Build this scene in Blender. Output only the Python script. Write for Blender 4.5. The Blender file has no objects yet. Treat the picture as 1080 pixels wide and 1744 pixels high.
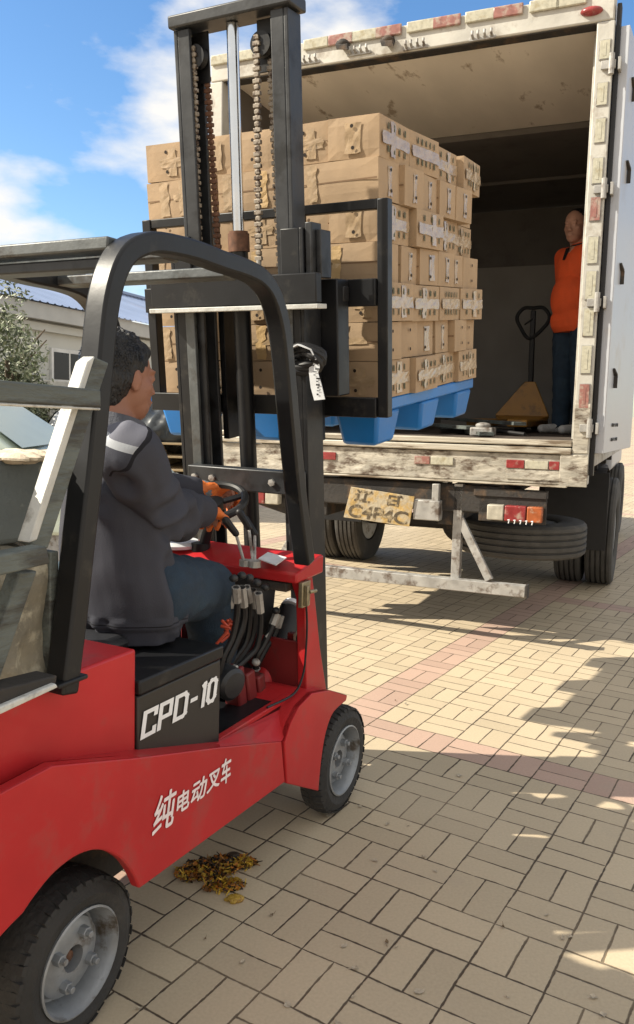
import bpy, math, random
from mathutils import Vector, Matrix, noise
random.seed(7)
S = bpy.context.scene
COL = S.collection
rad = math.radians

# ------------------------------------------------------------------ camera
EYE = Vector((0, 0, 1.3))
FPX = 1395.7
PITCH, ROLL = 0.12757, 0.031336
_f = Vector((0, math.cos(PITCH), -math.sin(PITCH)))
_r = Vector((1, 0, 0)); _u = _r.cross(_f)
CR = _r * math.cos(ROLL) + _u * math.sin(ROLL)
CU = -_r * math.sin(ROLL) + _u * math.cos(ROLL)
CF = _f
cam = bpy.data.cameras.new('camera'); co = bpy.data.objects.new('camera', cam); COL.objects.link(co)
cam.sensor_fit = 'HORIZONTAL'; cam.sensor_width = 36; cam.lens = FPX / 1080 * 36
cam.clip_start = 0.05; cam.clip_end = 3000
Mx = Matrix((CR, CU, -CF)).transposed().to_4x4(); Mx.translation = EYE
co.matrix_world = Mx
S.camera = co

# ------------------------------------------------------------------ sky and sun
SUN_AZ, SUN_EL = 266.7, 38.2          # clockwise from +Y
W = bpy.data.worlds.new('World'); S.world = W; W.use_nodes = True
nt = W.node_tree; N = nt.nodes; L = nt.links
bg = N['Background']
sky = N.new('ShaderNodeTexSky'); sky.sky_type = 'NISHITA'; sky.sun_disc = False
sky.sun_elevation = rad(SUN_EL); sky.sun_rotation = rad(SUN_AZ)
sky.air_density = 1.0; sky.dust_density = 0.6; sky.ozone_density = 2.5
tc = N.new('ShaderNodeTexCoord')
mp = N.new('ShaderNodeMapping'); mp.inputs['Scale'].default_value = (1, 1, 2.2)
mp.inputs['Location'].default_value = (7.7, 1.1, 2.4)
L.new(tc.outputs['Generated'], mp.inputs['Vector'])
n1 = N.new('ShaderNodeTexNoise'); n1.inputs['Scale'].default_value = 4.2; n1.inputs['Detail'].default_value = 7
n1.inputs['Roughness'].default_value = 0.52
L.new(mp.outputs[0], n1.inputs['Vector'])
cr = N.new('ShaderNodeValToRGB'); cr.color_ramp.elements[0].position = 0.495; cr.color_ramp.elements[1].position = 0.64
sxyz = N.new('ShaderNodeSeparateXYZ'); L.new(tc.outputs['Generated'], sxyz.inputs[0])
bias = N.new('ShaderNodeMapRange'); bias.inputs[1].default_value = 0.70; bias.inputs[2].default_value = 0.15; bias.inputs[3].default_value = 0.0; bias.inputs[4].default_value = 0.22
L.new(sxyz.outputs[1], bias.inputs[0])          # unseen cloud added behind us to lift and warm the fill light
addb = N.new('ShaderNodeMath'); addb.operation = 'ADD'; L.new(n1.outputs['Fac'], addb.inputs[0]); L.new(bias.outputs[0], addb.inputs[1])
lowb = N.new('ShaderNodeMapRange'); lowb.inputs[1].default_value = 0.27; lowb.inputs[2].default_value = 0.17; lowb.inputs[3].default_value = -0.035; lowb.inputs[4].default_value = 0.07
L.new(sxyz.outputs[2], lowb.inputs[0])          # cumulus banked low over the roofs
addc = N.new('ShaderNodeMath'); addc.operation = 'ADD'; L.new(addb.outputs[0], addc.inputs[0]); L.new(lowb.outputs[0], addc.inputs[1])
L.new(addc.outputs[0], cr.inputs[0])
mixc = N.new('ShaderNodeMix'); mixc.data_type = 'RGBA'
L.new(cr.outputs[0], mixc.inputs[0])
hsv = N.new('ShaderNodeHueSaturation'); hsv.inputs['Saturation'].default_value = 1.2; hsv.inputs['Value'].default_value = 1.2
L.new(sky.outputs[0], hsv.inputs['Color'])
L.new(hsv.outputs[0], mixc.inputs[6]); mixc.inputs[7].default_value = (6.1, 5.9, 5.55, 1)
L.new(mixc.outputs[2], bg.inputs[0])
bg.inputs[1].default_value = 0.084
sd = bpy.data.lights.new('sun', 'SUN'); so = bpy.data.objects.new('sun', sd); COL.objects.link(so)
sd.energy = 3.9; sd.angle = rad(0.55); sd.color = (1.0, 0.92, 0.77)
_a, _e = rad(SUN_AZ), rad(SUN_EL)
sdir = Vector((math.sin(_a) * math.cos(_e), math.cos(_a) * math.cos(_e), math.sin(_e)))
so.rotation_euler = sdir.to_track_quat('Z', 'Y').to_euler()
S.view_settings.view_transform = 'Standard'; S.view_settings.look = 'None'
S.view_settings.exposure = 1.05; S.view_settings.gamma = 1
S.view_settings.use_curve_mapping = False

# ------------------------------------------------------------------ measuring helpers
def ray(px, py):
    return (CR * ((px - 540) / FPX) - CU * ((py - 872) / FPX) + CF)
class Frame:
    def __init__(s, o, x, y, z):
        s.o, s.x, s.y, s.z = Vector(o), Vector(x).normalized(), Vector(y).normalized(), Vector(z).normalized()
    def w(s, a, b, c): return s.o + s.x * a + s.y * b + s.z * c
    def loc(s, P):
        P = P - s.o
        return Vector((P.dot(s.x), P.dot(s.y), P.dot(s.z)))
    def _hit(s, px, py, n, k):
        d = ray(px, py); t = ((s.o + n * k) - EYE).dot(n) / d.dot(n)
        return s.loc(EYE + d * t)
    def X(s, px, py, k=0): return s._hit(px, py, s.x, k)
    def Y(s, px, py, k=0): return s._hit(px, py, s.y, k)
    def Z(s, px, py, k=0): return s._hit(px, py, s.z, k)
    def mat(s):
        m = Matrix((s.x, s.y, s.z)).transposed().to_4x4(); m.translation = s.o
        return m
def ground_pt(px, py, z=0):
    d = ray(px, py); t = (z - EYE.z) / d.z
    return EYE + d * t
def yawframe(o, deg):
    a = rad(deg)
    return Frame(o, (math.sin(a), math.cos(a), 0), (-math.cos(a), math.sin(a), 0), (0, 0, 1))
FK = yawframe(ground_pt(575, 1388), 27)                      # forklift: X forward, Y away from us, Z up
PHI = rad(6.5)                                               # mast tilted back
MA = Frame(FK.w(0.2, 0, 0.1), FK.x * math.cos(PHI) + FK.z * math.sin(PHI), FK.y, -FK.x * math.sin(PHI) + FK.z * math.cos(PHI))
_t = yawframe((1.4498, 4.3731, 0), 23)
TK = Frame(_t.o, _t.x, _t.y - _t.z * 0.0115, _t.z + _t.y * 0.0115)   # truck, leaning a touch on its springs

# ------------------------------------------------------------------ materials
def mat(name, col, rough=0.6, metal=0.0, var=0.15, scale=6.0, bump=0.0, bscale=60.0, dirt=None, damt=0.4, dscale=3.0, coat=0.0, spec=0.5, stretch=None, dsharp=0.12):
    m = bpy.data.materials.new(name); m.use_nodes = True
    t = m.node_tree; n = t.nodes; l = t.links
    b = n['Principled BSDF']
    b.inputs['Roughness'].default_value = rough; b.inputs['Metallic'].default_value = metal
    b.inputs['Coat Weight'].default_value = coat; b.inputs['Specular IOR Level'].default_value = spec
    c = n.new('ShaderNodeTexCoord'); src = c.outputs['Object']
    if stretch:
        mm = n.new('ShaderNodeMapping'); mm.inputs['Scale'].default_value = stretch; l.new(src, mm.inputs[0]); src = mm.outputs[0]
    nz = n.new('ShaderNodeTexNoise'); nz.inputs['Scale'].default_value = scale; nz.inputs['Detail'].default_value = 6
    l.new(src, nz.inputs['Vector'])
    r = n.new('ShaderNodeMapRange'); r.inputs[1].default_value = 0.3; r.inputs[2].default_value = 0.7
    r.inputs[3].default_value = 1 - var; r.inputs[4].default_value = 1 + var
    l.new(nz.outputs['Fac'], r.inputs[0])
    mx = n.new('ShaderNodeMix'); mx.data_type = 'RGBA'; mx.blend_type = 'MULTIPLY'; mx.inputs[0].default_value = 1
    mx.inputs[6].default_value = (*col, 1); l.new(r.outputs[0], mx.inputs[7])
    out = mx.outputs[2]
    if dirt:
        d = n.new('ShaderNodeTexNoise'); d.inputs['Scale'].default_value = dscale; d.inputs['Detail'].default_value = 9; d.inputs['Roughness'].default_value = 0.65
        l.new(src, d.inputs['Vector'])
        dr = n.new('ShaderNodeMapRange'); dr.inputs[1].default_value = 0.62 - damt * 0.3; dr.inputs[2].default_value = 0.62 - damt * 0.3 + dsharp
        l.new(d.outputs['Fac'], dr.inputs[0])
        m2 = n.new('ShaderNodeMix'); m2.data_type = 'RGBA'; l.new(dr.outputs[0], m2.inputs[0])
        l.new(out, m2.inputs[6]); m2.inputs[7].default_value = (*dirt, 1); out = m2.outputs[2]
    l.new(out, b.inputs['Base Color'])
    rr = n.new('ShaderNodeMapRange'); rr.inputs[3].default_value = max(0.03, rough - 0.12); rr.inputs[4].default_value = min(1, rough + 0.12)
    l.new(nz.outputs['Fac'], rr.inputs[0]); l.new(rr.outputs[0], b.inputs['Roughness'])
    if bump:
        bn = n.new('ShaderNodeTexNoise'); bn.inputs['Scale'].default_value = bscale; bn.inputs['Detail'].default_value = 5
        l.new(src, bn.inputs['Vector'])
        bb = n.new('ShaderNodeBump'); bb.inputs['Strength'].default_value = bump; bb.inputs['Distance'].default_value = 0.01
        l.new(bn.outputs['Fac'], bb.inputs['Height']); l.new(bb.outputs[0], b.inputs['Normal'])
    return m
BLK = mat('black_steel', (0.0085, 0.009, 0.0105), 0.42, 0.0, 0.2, 9, 0.03, 60, (0.03, 0.028, 0.025), 0.2, 12, spec=.35)
BLK2 = mat('grey_steel', (0.030, 0.032, 0.035), 0.42, 0.1, 0.25, 14, 0.04, 60, (0.012, 0.012, 0.012), 0.3, 9, spec=.4)
GRYM = mat('greased_steel', (0.09, 0.098, 0.10), 0.45, 0.2, 0.25, 18, 0.1, 80, (0.05, 0.045, 0.04), 0.35, 14)
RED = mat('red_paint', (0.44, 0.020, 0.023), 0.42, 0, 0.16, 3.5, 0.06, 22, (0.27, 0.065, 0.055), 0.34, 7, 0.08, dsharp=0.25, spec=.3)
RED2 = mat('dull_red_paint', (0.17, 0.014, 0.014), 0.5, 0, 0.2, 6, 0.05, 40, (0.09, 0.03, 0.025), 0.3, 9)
CHR = mat('chrome_rod', (0.62, 0.64, 0.66), 0.16, 1.0, 0.05, 20)
RUB = mat('tyre_rubber', (0.028, 0.027, 0.026), 0.82, 0, 0.3, 10, 0.4, 70, (0.10, 0.09, 0.075), 0.3, 7, dsharp=0.4)
RIM = mat('rim_grey', (0.27, 0.285, 0.30), 0.42, 0.35, 0.2, 16, 0.1, 60, (0.10, 0.08, 0.06), 0.25, 14)
CHAIN = mat('chain_steel', (0.30, 0.26, 0.21), 0.55, 0.3, 0.4, 60, 0, 60, (0.05, 0.03, 0.02), 0.5, 60)
RUSTC = mat('rusty_chain', (0.13, 0.065, 0.04), 0.75, 0.3, 0.4, 60)
WTX = mat('white_letter', (0.78, 0.79, 0.80), 0.5, 0, 0.06, 30)
CARD = mat('cardboard', (0.385, 0.272, 0.168), 0.85, 0, 0.12, 7, 0.12, 35, (0.33, 0.215, 0.12), 0.2, 5, dsharp=0.35)
CARDD = mat('cardboard_edge', (0.20, 0.125, 0.07), 0.9, 0, 0.1, 12)
TAPE = mat('clear_tape', (0.40, 0.29, 0.18), 0.22, 0, 0.2, 26, 0.2, 45, (0.45, 0.35, 0.24), 0.3, 34, coat=0.3, dsharp=.3)
TAPEY = mat('buff_tape', (0.52, 0.36, 0.18), 0.3, 0, 0.1, 20, 0.25, 45, coat=0.3)
HOLE = mat('hole_dark', (0.02, 0.012, 0.008), 0.9)
PRINT = mat('green_print', (0.085, 0.085, 0.045), 0.8, 0, 0.3, 60)
BLUE = mat('blue_plastic', (0.005, 0.16, 0.50), 0.38, 0, 0.12, 5, 0.05, 30)
WHT = mat('worn_white_paint', (0.47, 0.455, 0.41), 0.6, 0, 0.15, 5, 0.15, 40, (0.20, 0.15, 0.105), 0.33, 6, dsharp=0.2)
SILL = mat('battered_sill', (0.40, 0.37, 0.31), 0.6, 0, 0.35, 14, 0.8, 22, (0.09, 0.06, 0.04), 0.42, 15, stretch=(1, 0.6, 1.5), dsharp=0.14)
LIP = mat('steel_lip', (0.50, 0.46, 0.38), 0.5, 0.1, 0.2, 12, 0.3, 25, (0.16, 0.12, 0.08), 0.45, 6, stretch=(1, 0.35, 4), dsharp=0.1)
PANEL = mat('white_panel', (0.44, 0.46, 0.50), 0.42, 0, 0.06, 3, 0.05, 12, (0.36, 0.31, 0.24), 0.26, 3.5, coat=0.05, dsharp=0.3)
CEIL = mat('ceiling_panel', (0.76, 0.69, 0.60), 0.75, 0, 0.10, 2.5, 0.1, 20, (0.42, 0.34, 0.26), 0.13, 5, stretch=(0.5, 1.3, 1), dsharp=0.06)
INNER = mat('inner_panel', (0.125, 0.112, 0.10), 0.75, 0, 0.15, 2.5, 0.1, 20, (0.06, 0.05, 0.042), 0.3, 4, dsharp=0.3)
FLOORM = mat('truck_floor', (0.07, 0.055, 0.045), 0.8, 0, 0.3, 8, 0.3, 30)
RFW = mat('white_reflector', (0.44, 0.42, 0.33), 0.3, 0, 0.15, 50, 0, 60, (0.34, 0.30, 0.20), 0.25, 20)
RFR = mat('red_reflector', (0.27, 0.12, 0.10), 0.35, 0, 0.2, 40, 0, 60, (0.36, 0.28, 0.23), 0.5, 18)
LRED = mat('lamp_red', (0.25, 0.035, 0.035), 0.25, 0, 0.2, 30, 0, 60, (0.35, 0.25, 0.2), 0.25, 14)
LORG = mat('lamp_orange', (0.36, 0.10, 0.035), 0.25, 0, 0.2, 30, 0, 60, (0.4, 0.28, 0.2), 0.2, 14)
LWHT = mat('lamp_clear', (0.42, 0.39, 0.32), 0.25, 0, 0.2, 30)
CHAS = mat('chassis_steel', (0.035, 0.031, 0.028), 0.8, 0.1, 0.3, 8, 0.3, 50, (0.10, 0.065, 0.04), 0.35, 9)
GALV = mat('pale_steel', (0.36, 0.35, 0.33), 0.55, 0.3, 0.2, 14, 0.15, 50, (0.13, 0.10, 0.08), 0.35, 10)
PLY = mat('plate_yellow', (0.42, 0.28, 0.10), 0.55, 0, 0.2, 16, 0.5, 45, (0.40, 0.34, 0.24), 0.62, 13, dsharp=0.12)
PLB = mat('plate_black', (0.09, 0.065, 0.035), 0.7, 0, .3, 30, 0, 60, (0.38, 0.30, 0.18), 0.40, 30)
YEL = mat('yellow_paint', (0.46, 0.23, 0.045), 0.5, 0, 0.12, 6, 0.05, 40, (0.25, 0.13, 0.04), 0.25, 9)
GREYW = mat('weathered_frame', (0.105, 0.12, 0.112), 0.65, 0.05, 0.35, 9, 0.5, 60, (0.05, 0.05, 0.045), 0.45, 14, stretch=(0.35, 1, 1.6))
PALEW = mat('pale_edge', (0.52, 0.52, 0.49), 0.6, 0.05, 0.2, 12, 0.2, 60, (0.25, 0.24, 0.22), 0.25, 12)
CONC = mat('grey_block', (0.115, 0.135, 0.14), 0.8, 0, 0.3, 5, 0.5, 40, (0.33, 0.34, 0.33), 0.06, 18)
FOAM = mat('pale_crust', (0.55, 0.47, 0.36), 0.9, 0, 0.2, 20, 0.8, 40)
SACK = mat('grimy_sack', (0.21, 0.19, 0.145), 0.8, 0, 0.4, 9, 0.9, 24, (0.38, 0.35, 0.27), 0.35, 20)
SKIN = mat('skin', (0.30, 0.135, 0.085), 0.5, 0, 0.08, 14, 0.08, 120)
SKIN2 = mat('raised_skin', (0.50, 0.27, 0.19), 0.5, 0, 0.08, 14, 0.08, 120)  # lighter copy of the skin, raised against the dim truck interior
HAIR = mat('black_hair', (0.010, 0.010, 0.012), 0.38, 0, 0.3, 60, 0.9, 160, stretch=(1, 1, 0.35))
DEN = mat('blue_jeans', (0.015, 0.032, 0.055), 0.85, 0, 0.18, 30, 0.35, 260, (0.028, 0.062, 0.085), 0.3, 6, dsharp=0.4)
GLV = mat('orange_glove', (0.68, 0.16, 0.025), 0.6, 0, 0.15, 20, 0.4, 90)
ORG = mat('orange_shirt', (0.85, 0.11, 0.025), 0.85, 0, 0.1, 8, 0.3, 160)
SHOE = mat('white_trainer', (0.55, 0.54, 0.52), 0.6, 0, 0.2, 30)
PLAS = mat('black_plastic', (0.014, 0.014, 0.015), 0.5, 0, 0.2, 20, spec=.35)
CUFF = mat('grey_knit', (0.17, 0.19, 0.21), 0.85, 0, 0.35, 45, 0.5, 120, stretch=(3, 1, 1))
PAPER = mat('white_paper', (0.66, 0.68, 0.70), 0.6, 0, 0.08, 20)
SEAT = mat('seat_vinyl', (0.018, 0.019, 0.023), 0.5, 0, 0.2, 14, 0.15, 60)

# ------------------------------------------------------------------ mesh builder
class MB:
    def __init__(s): s.v = []; s.f = []; s.m = []
    def add(s, vs, fs, mi=0):
        b = len(s.v); s.v += [tuple(v) for v in vs]
        for f in fs: s.f.append([b + i for i in f]); s.m.append(mi)
        return s
    def box(s, x0, x1, y0, y1, z0, z1, mi=0):
        vs = [(x, y, z) for x in (x0, x1) for y in (y0, y1) for z in (z0, z1)]
        return s.add(vs, [(0, 1, 3, 2), (4, 6, 7, 5), (0, 4, 5, 1), (2, 3, 7, 6), (0, 2, 6, 4), (1, 5, 7, 3)], mi)
    def prism(s, poly, d, mi=0):
        n = len(poly); d = Vector(d); p = [Vector(q) for q in poly]
        return s.add(p + [q + d for q in p], [tuple(range(n))[::-1], tuple(range(n, 2 * n))] + [(i, (i + 1) % n, n + (i + 1) % n, n + i) for i in range(n)], mi)
    def bar(s, p, q, w, t, up=(0, 0, 1), mi=0):
        p, q = Vector(p), Vector(q); d = (q - p).normalized(); up = Vector(up)
        a = d.cross(up).normalized(); b = a.cross(d).normalized()
        c = [a * (i * w / 2) + b * (j * t / 2) for i, j in ((-1, -1), (1, -1), (1, 1), (-1, 1))]
        return s.prism([p + k for k in c], q - p, mi)
    def sweep(s, path, r, n=10, mi=0, closed=False, rect=None, up=(0, 0, 1), cap=True):
        P = [Vector(p) for p in path]; k = len(P); rings = []
        rr = r if isinstance(r, (list, tuple)) else [r] * k
        prev = None
        for i in range(k):
            if closed: d = (P[(i + 1) % k] - P[i - 1])
            else: d = P[min(i + 1, k - 1)] - P[max(i - 1, 0)]
            d.normalize()
            if prev is None:
                a = d.cross(Vector(up))
                if a.length < 1e-3: a = d.cross(Vector((1, 0, 0)))
            else: a = prev - d * prev.dot(d)
            a.normalize(); prev = a; b = d.cross(a)
            if rect: rings.append([P[i] + a * (u * rect[0] / 2) + b * (v * rect[1] / 2) for u, v in ((-1, -1), (1, -1), (1, 1), (-1, 1))])
            else: rings.append([P[i] + (a * math.cos(2 * math.pi * j / n) + b * math.sin(2 * math.pi * j / n)) * rr[i] for j in range(n)])
        n = len(rings[0]); vs = [v for R_ in rings for v in R_]; fs = []
        for i in range(k if closed else k - 1):
            for j in range(n):
                fs.append((i * n + j, i * n + (j + 1) % n, ((i + 1) % k) * n + (j + 1) % n, ((i + 1) % k) * n + j))
        if not closed and cap: fs += [tuple(range(n))[::-1], tuple((k - 1) * n + j for j in range(n))]
        return s.add(vs, fs, mi)
    def lathe(s, prof, o, ax, n=32, mi=0, closed=False, cap=True):
        o = Vector(o); ax = Vector(ax).normalized(); a = ax.orthogonal().normalized(); b = ax.cross(a)
        k = len(prof); vs = []
        for r, h in prof:
            for j in range(n):
                t = 2 * math.pi * j / n; vs.append(o + ax * h + (a * math.cos(t) + b * math.sin(t)) * r)
        fs = []
        for i in range(k if closed else k - 1):
            i2 = (i + 1) % k
            for j in range(n): fs.append((i * n + j, i2 * n + j, i2 * n + (j + 1) % n, i * n + (j + 1) % n))
        if not closed and cap: fs += [tuple(range(n)), tuple((k - 1) * n + j for j in range(n))[::-1]]
        return s.add(vs, fs, mi)
    def ell(s, c, r, n=14, mi=0, rot=None):
        vs = []; c = Vector(c)
        for i in range(1, n):
            t = math.pi * i / n
            for j in range(2 * n):
                u = math.pi * j / n; p = Vector((r[0] * math.sin(t) * math.cos(u), r[1] * math.sin(t) * math.sin(u), r[2] * math.cos(t)))
                if rot: p = rot @ p
                vs.append(c + p)
        top = Vector((0, 0, r[2])); bot = Vector((0, 0, -r[2]))
        if rot: top = rot @ top; bot = rot @ bot
        vs += [c + top, c + bot]; m = 2 * n; fs = []
        for i in range(n - 2):
            for j in range(m): fs.append((i * m + j, (i + 1) * m + j, (i + 1) * m + (j + 1) % m, i * m + (j + 1) % m))
        T = len(vs) - 2
        for j in range(m): fs.append((T, j, (j + 1) % m)); fs.append((T + 1, (n - 2) * m + (j + 1) % m, (n - 2) * m + j))
        return s.add(vs, fs, mi)
    def cap(s, p, r0, q, r1, n=12, mi=0):
        p, q = Vector(p), Vector(q); d = (q - p); ln = d.length; d = d / max(ln, 1e-6)
        path = []; rs = []
        for i in range(6):
            t = math.pi / 2 * (1 - i / 5); path.append(p - d * r0 * math.sin(t)); rs.append(max(r0 * math.cos(t), 1e-4))
        for i in range(6):
            t = math.pi / 2 * i / 5; path.append(q + d * r1 * math.sin(t)); rs.append(max(r1 * math.cos(t), 1e-4))
        return s.sweep(path, rs, n, mi)
    def loft(s, levels, n=32, mi=0):
        """levels: (centre, rx, ry, yaw) from the top down"""
        vs = []; k = len(levels)
        for c, rx, ry, yw in levels:
            R = Matrix.Rotation(yw, 3, 'Z')
            for j in range(n):
                t = 2 * math.pi * j / n; vs.append(Vector(c) + R @ Vector((rx * math.cos(t), ry * math.sin(t), 0)))
        fs_ = [(i * n + j, i * n + (j + 1) % n, (i + 1) * n + (j + 1) % n, (i + 1) * n + j) for i in range(k - 1) for j in range(n)] + [tuple(range(n))[::-1], tuple((k - 1) * n + j for j in range(n))]
        return s.add(vs, fs_, mi)
    def mesh(s, name, mats, smooth=True, ang=35):
        me = bpy.data.meshes.new(name); me.from_pydata(s.v, [], s.f)
        for m in mats: me.materials.append(m)
        me.polygons.foreach_set('material_index', s.m)
        if smooth:
            me.polygons.foreach_set('use_smooth', [True] * len(s.f)); me.update(); me.set_sharp_from_angle(angle=rad(ang))
        me.update()
        return me
    def build(s, name, mats, parent=None, bevel=0, smooth=True, fixn=True):
        if not isinstance(mats, (list, tuple)): mats = [mats]
        me = s.mesh(name, mats, smooth)
        if fixn:
            import bmesh
            bm = bmesh.new(); bm.from_mesh(me); bmesh.ops.recalc_face_normals(bm, faces=bm.faces); bm.to_mesh(me); bm.free()
        o = bpy.data.objects.new(name, me); COL.objects.link(o)
        if parent: o.parent = parent
        if bevel:
            b = o.modifiers.new('bevel', 'BEVEL'); b.width = bevel; b.segments = 2; b.limit_method = 'ANGLE'; b.angle_limit = rad(40)
        return o
def thing(name, label, cat, M=None, group=None):
    o = bpy.data.objects.new(name, None); COL.objects.link(o); o.empty_display_size = 0.1
    if M is not None: o.matrix_world = M
    return tag(o, label, cat, group)
def tag(o, label, cat, group=None):
    o['label'] = label; o['category'] = cat
    if group: o['group'] = group
    return o
def part(o, label): o['label'] = label; return o
def struct(o, kind='structure'): o['kind'] = kind; return o
def baked(mb, name, mats, parent, voxel=0.008, smooth=4, fn=None, cm=None):
    """join closed shapes into one continuous skin"""
    me = mb.mesh(name + '_raw', []); o = bpy.data.objects.new('tmp', me); COL.objects.link(o)
    r = o.modifiers.new('r', 'REMESH'); r.mode = 'VOXEL'; r.voxel_size = voxel; r.adaptivity = 0
    sm = o.modifiers.new('s', 'SMOOTH'); sm.factor = 0.5; sm.iterations = smooth
    dg = bpy.context.evaluated_depsgraph_get(); dg.update()
    m2 = bpy.data.meshes.new_from_object(o.evaluated_get(dg)); m2.name = name
    bpy.data.objects.remove(o); bpy.data.meshes.remove(me)
    if fn:
        ns = [v.normal.copy() for v in m2.vertices]
        for v, n_ in zip(m2.vertices, ns): v.co = v.co + n_ * fn(v.co.copy(), n_)
    m2.materials.clear()
    for m in (mats if isinstance(mats, (list, tuple)) else [mats]): m2.materials.append(m)
    m2.polygons.foreach_set('use_smooth', [True] * len(m2.polygons))
    if cm:
        m2.polygons.foreach_set('material_index', [cm(p.center, p.normal) for p in m2.polygons])
    m2.update()
    ob = bpy.data.objects.new(name, m2); COL.objects.link(ob); ob.parent = parent
    return ob
def thick(obj, d, axes=((1, 0), (-1, 0), (0, 1), (0, -1), (.7, .7), (-.7, -.7), (.7, -.7), (-.7, .7)), ux=(1, 0, 0), uz=(0, 0, 1), nrm=(0, -1, 0)):
    """embolden flat lettering by laying shifted copies into the same mesh"""
    me = obj.data; V = [v.co.copy() for v in me.vertices]; F = [tuple(p.vertices) for p in me.polygons]; ux, uz, nr = Vector(ux), Vector(uz), Vector(nrm)
    vs = list(V); fs_ = list(F)
    for k, (a, b) in enumerate(axes):
        o = len(vs); vs += [v + ux * a * d + uz * b * d + nr * .00006 * (k + 1) for v in V]; fs_ += [tuple(o + i for i in f) for f in F]
    m2 = bpy.data.meshes.new(me.name); m2.from_pydata(vs, [], fs_)
    for m in me.materials: m2.materials.append(m)
    obj.data = m2; m2.update(); return obj
def glyphs(body, place, shear=0.0, bold=0.0, name='lettering', m=None, parent=None, depth=0.0015, nrm=(0, -1, 0)):
    """text -> mesh, place(u, v) maps the 0..1 box to 3-D"""
    c = bpy.data.curves.new('t', 'FONT'); c.body = body; c.offset = bold
    o = bpy.data.objects.new('t', c); COL.objects.link(o)
    dg = bpy.context.evaluated_depsgraph_get(); dg.update()
    me = bpy.data.meshes.new_from_object(o.evaluated_get(dg)); bpy.data.objects.remove(o); bpy.data.curves.remove(c)
    xs = [v.co.x for v in me.vertices]; ys = [v.co.y for v in me.vertices]
    x0, x1, y0, y1 = min(xs), max(xs), min(ys), max(ys); nv = Vector(nrm) * depth
    for v in me.vertices:
        u = (v.co.x - x0) / (x1 - x0); w = (v.co.y - y0) / (y1 - y0)
        v.co = place(u + shear * (w - 0.5), w) + nv
    me.materials.clear(); me.materials.append(m or WTX); me.name = name; me.update()
    ob = bpy.data.objects.new(name, me); COL.objects.link(ob); ob.parent = parent
    return ob
def quadmap(bl, br, tr, tl):
    bl, br, tr, tl = map(Vector, (bl, br, tr, tl))
    return lambda u, v: (bl * (1 - u) + br * u) * (1 - v) + (tl * (1 - u) + tr * u) * v

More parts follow.
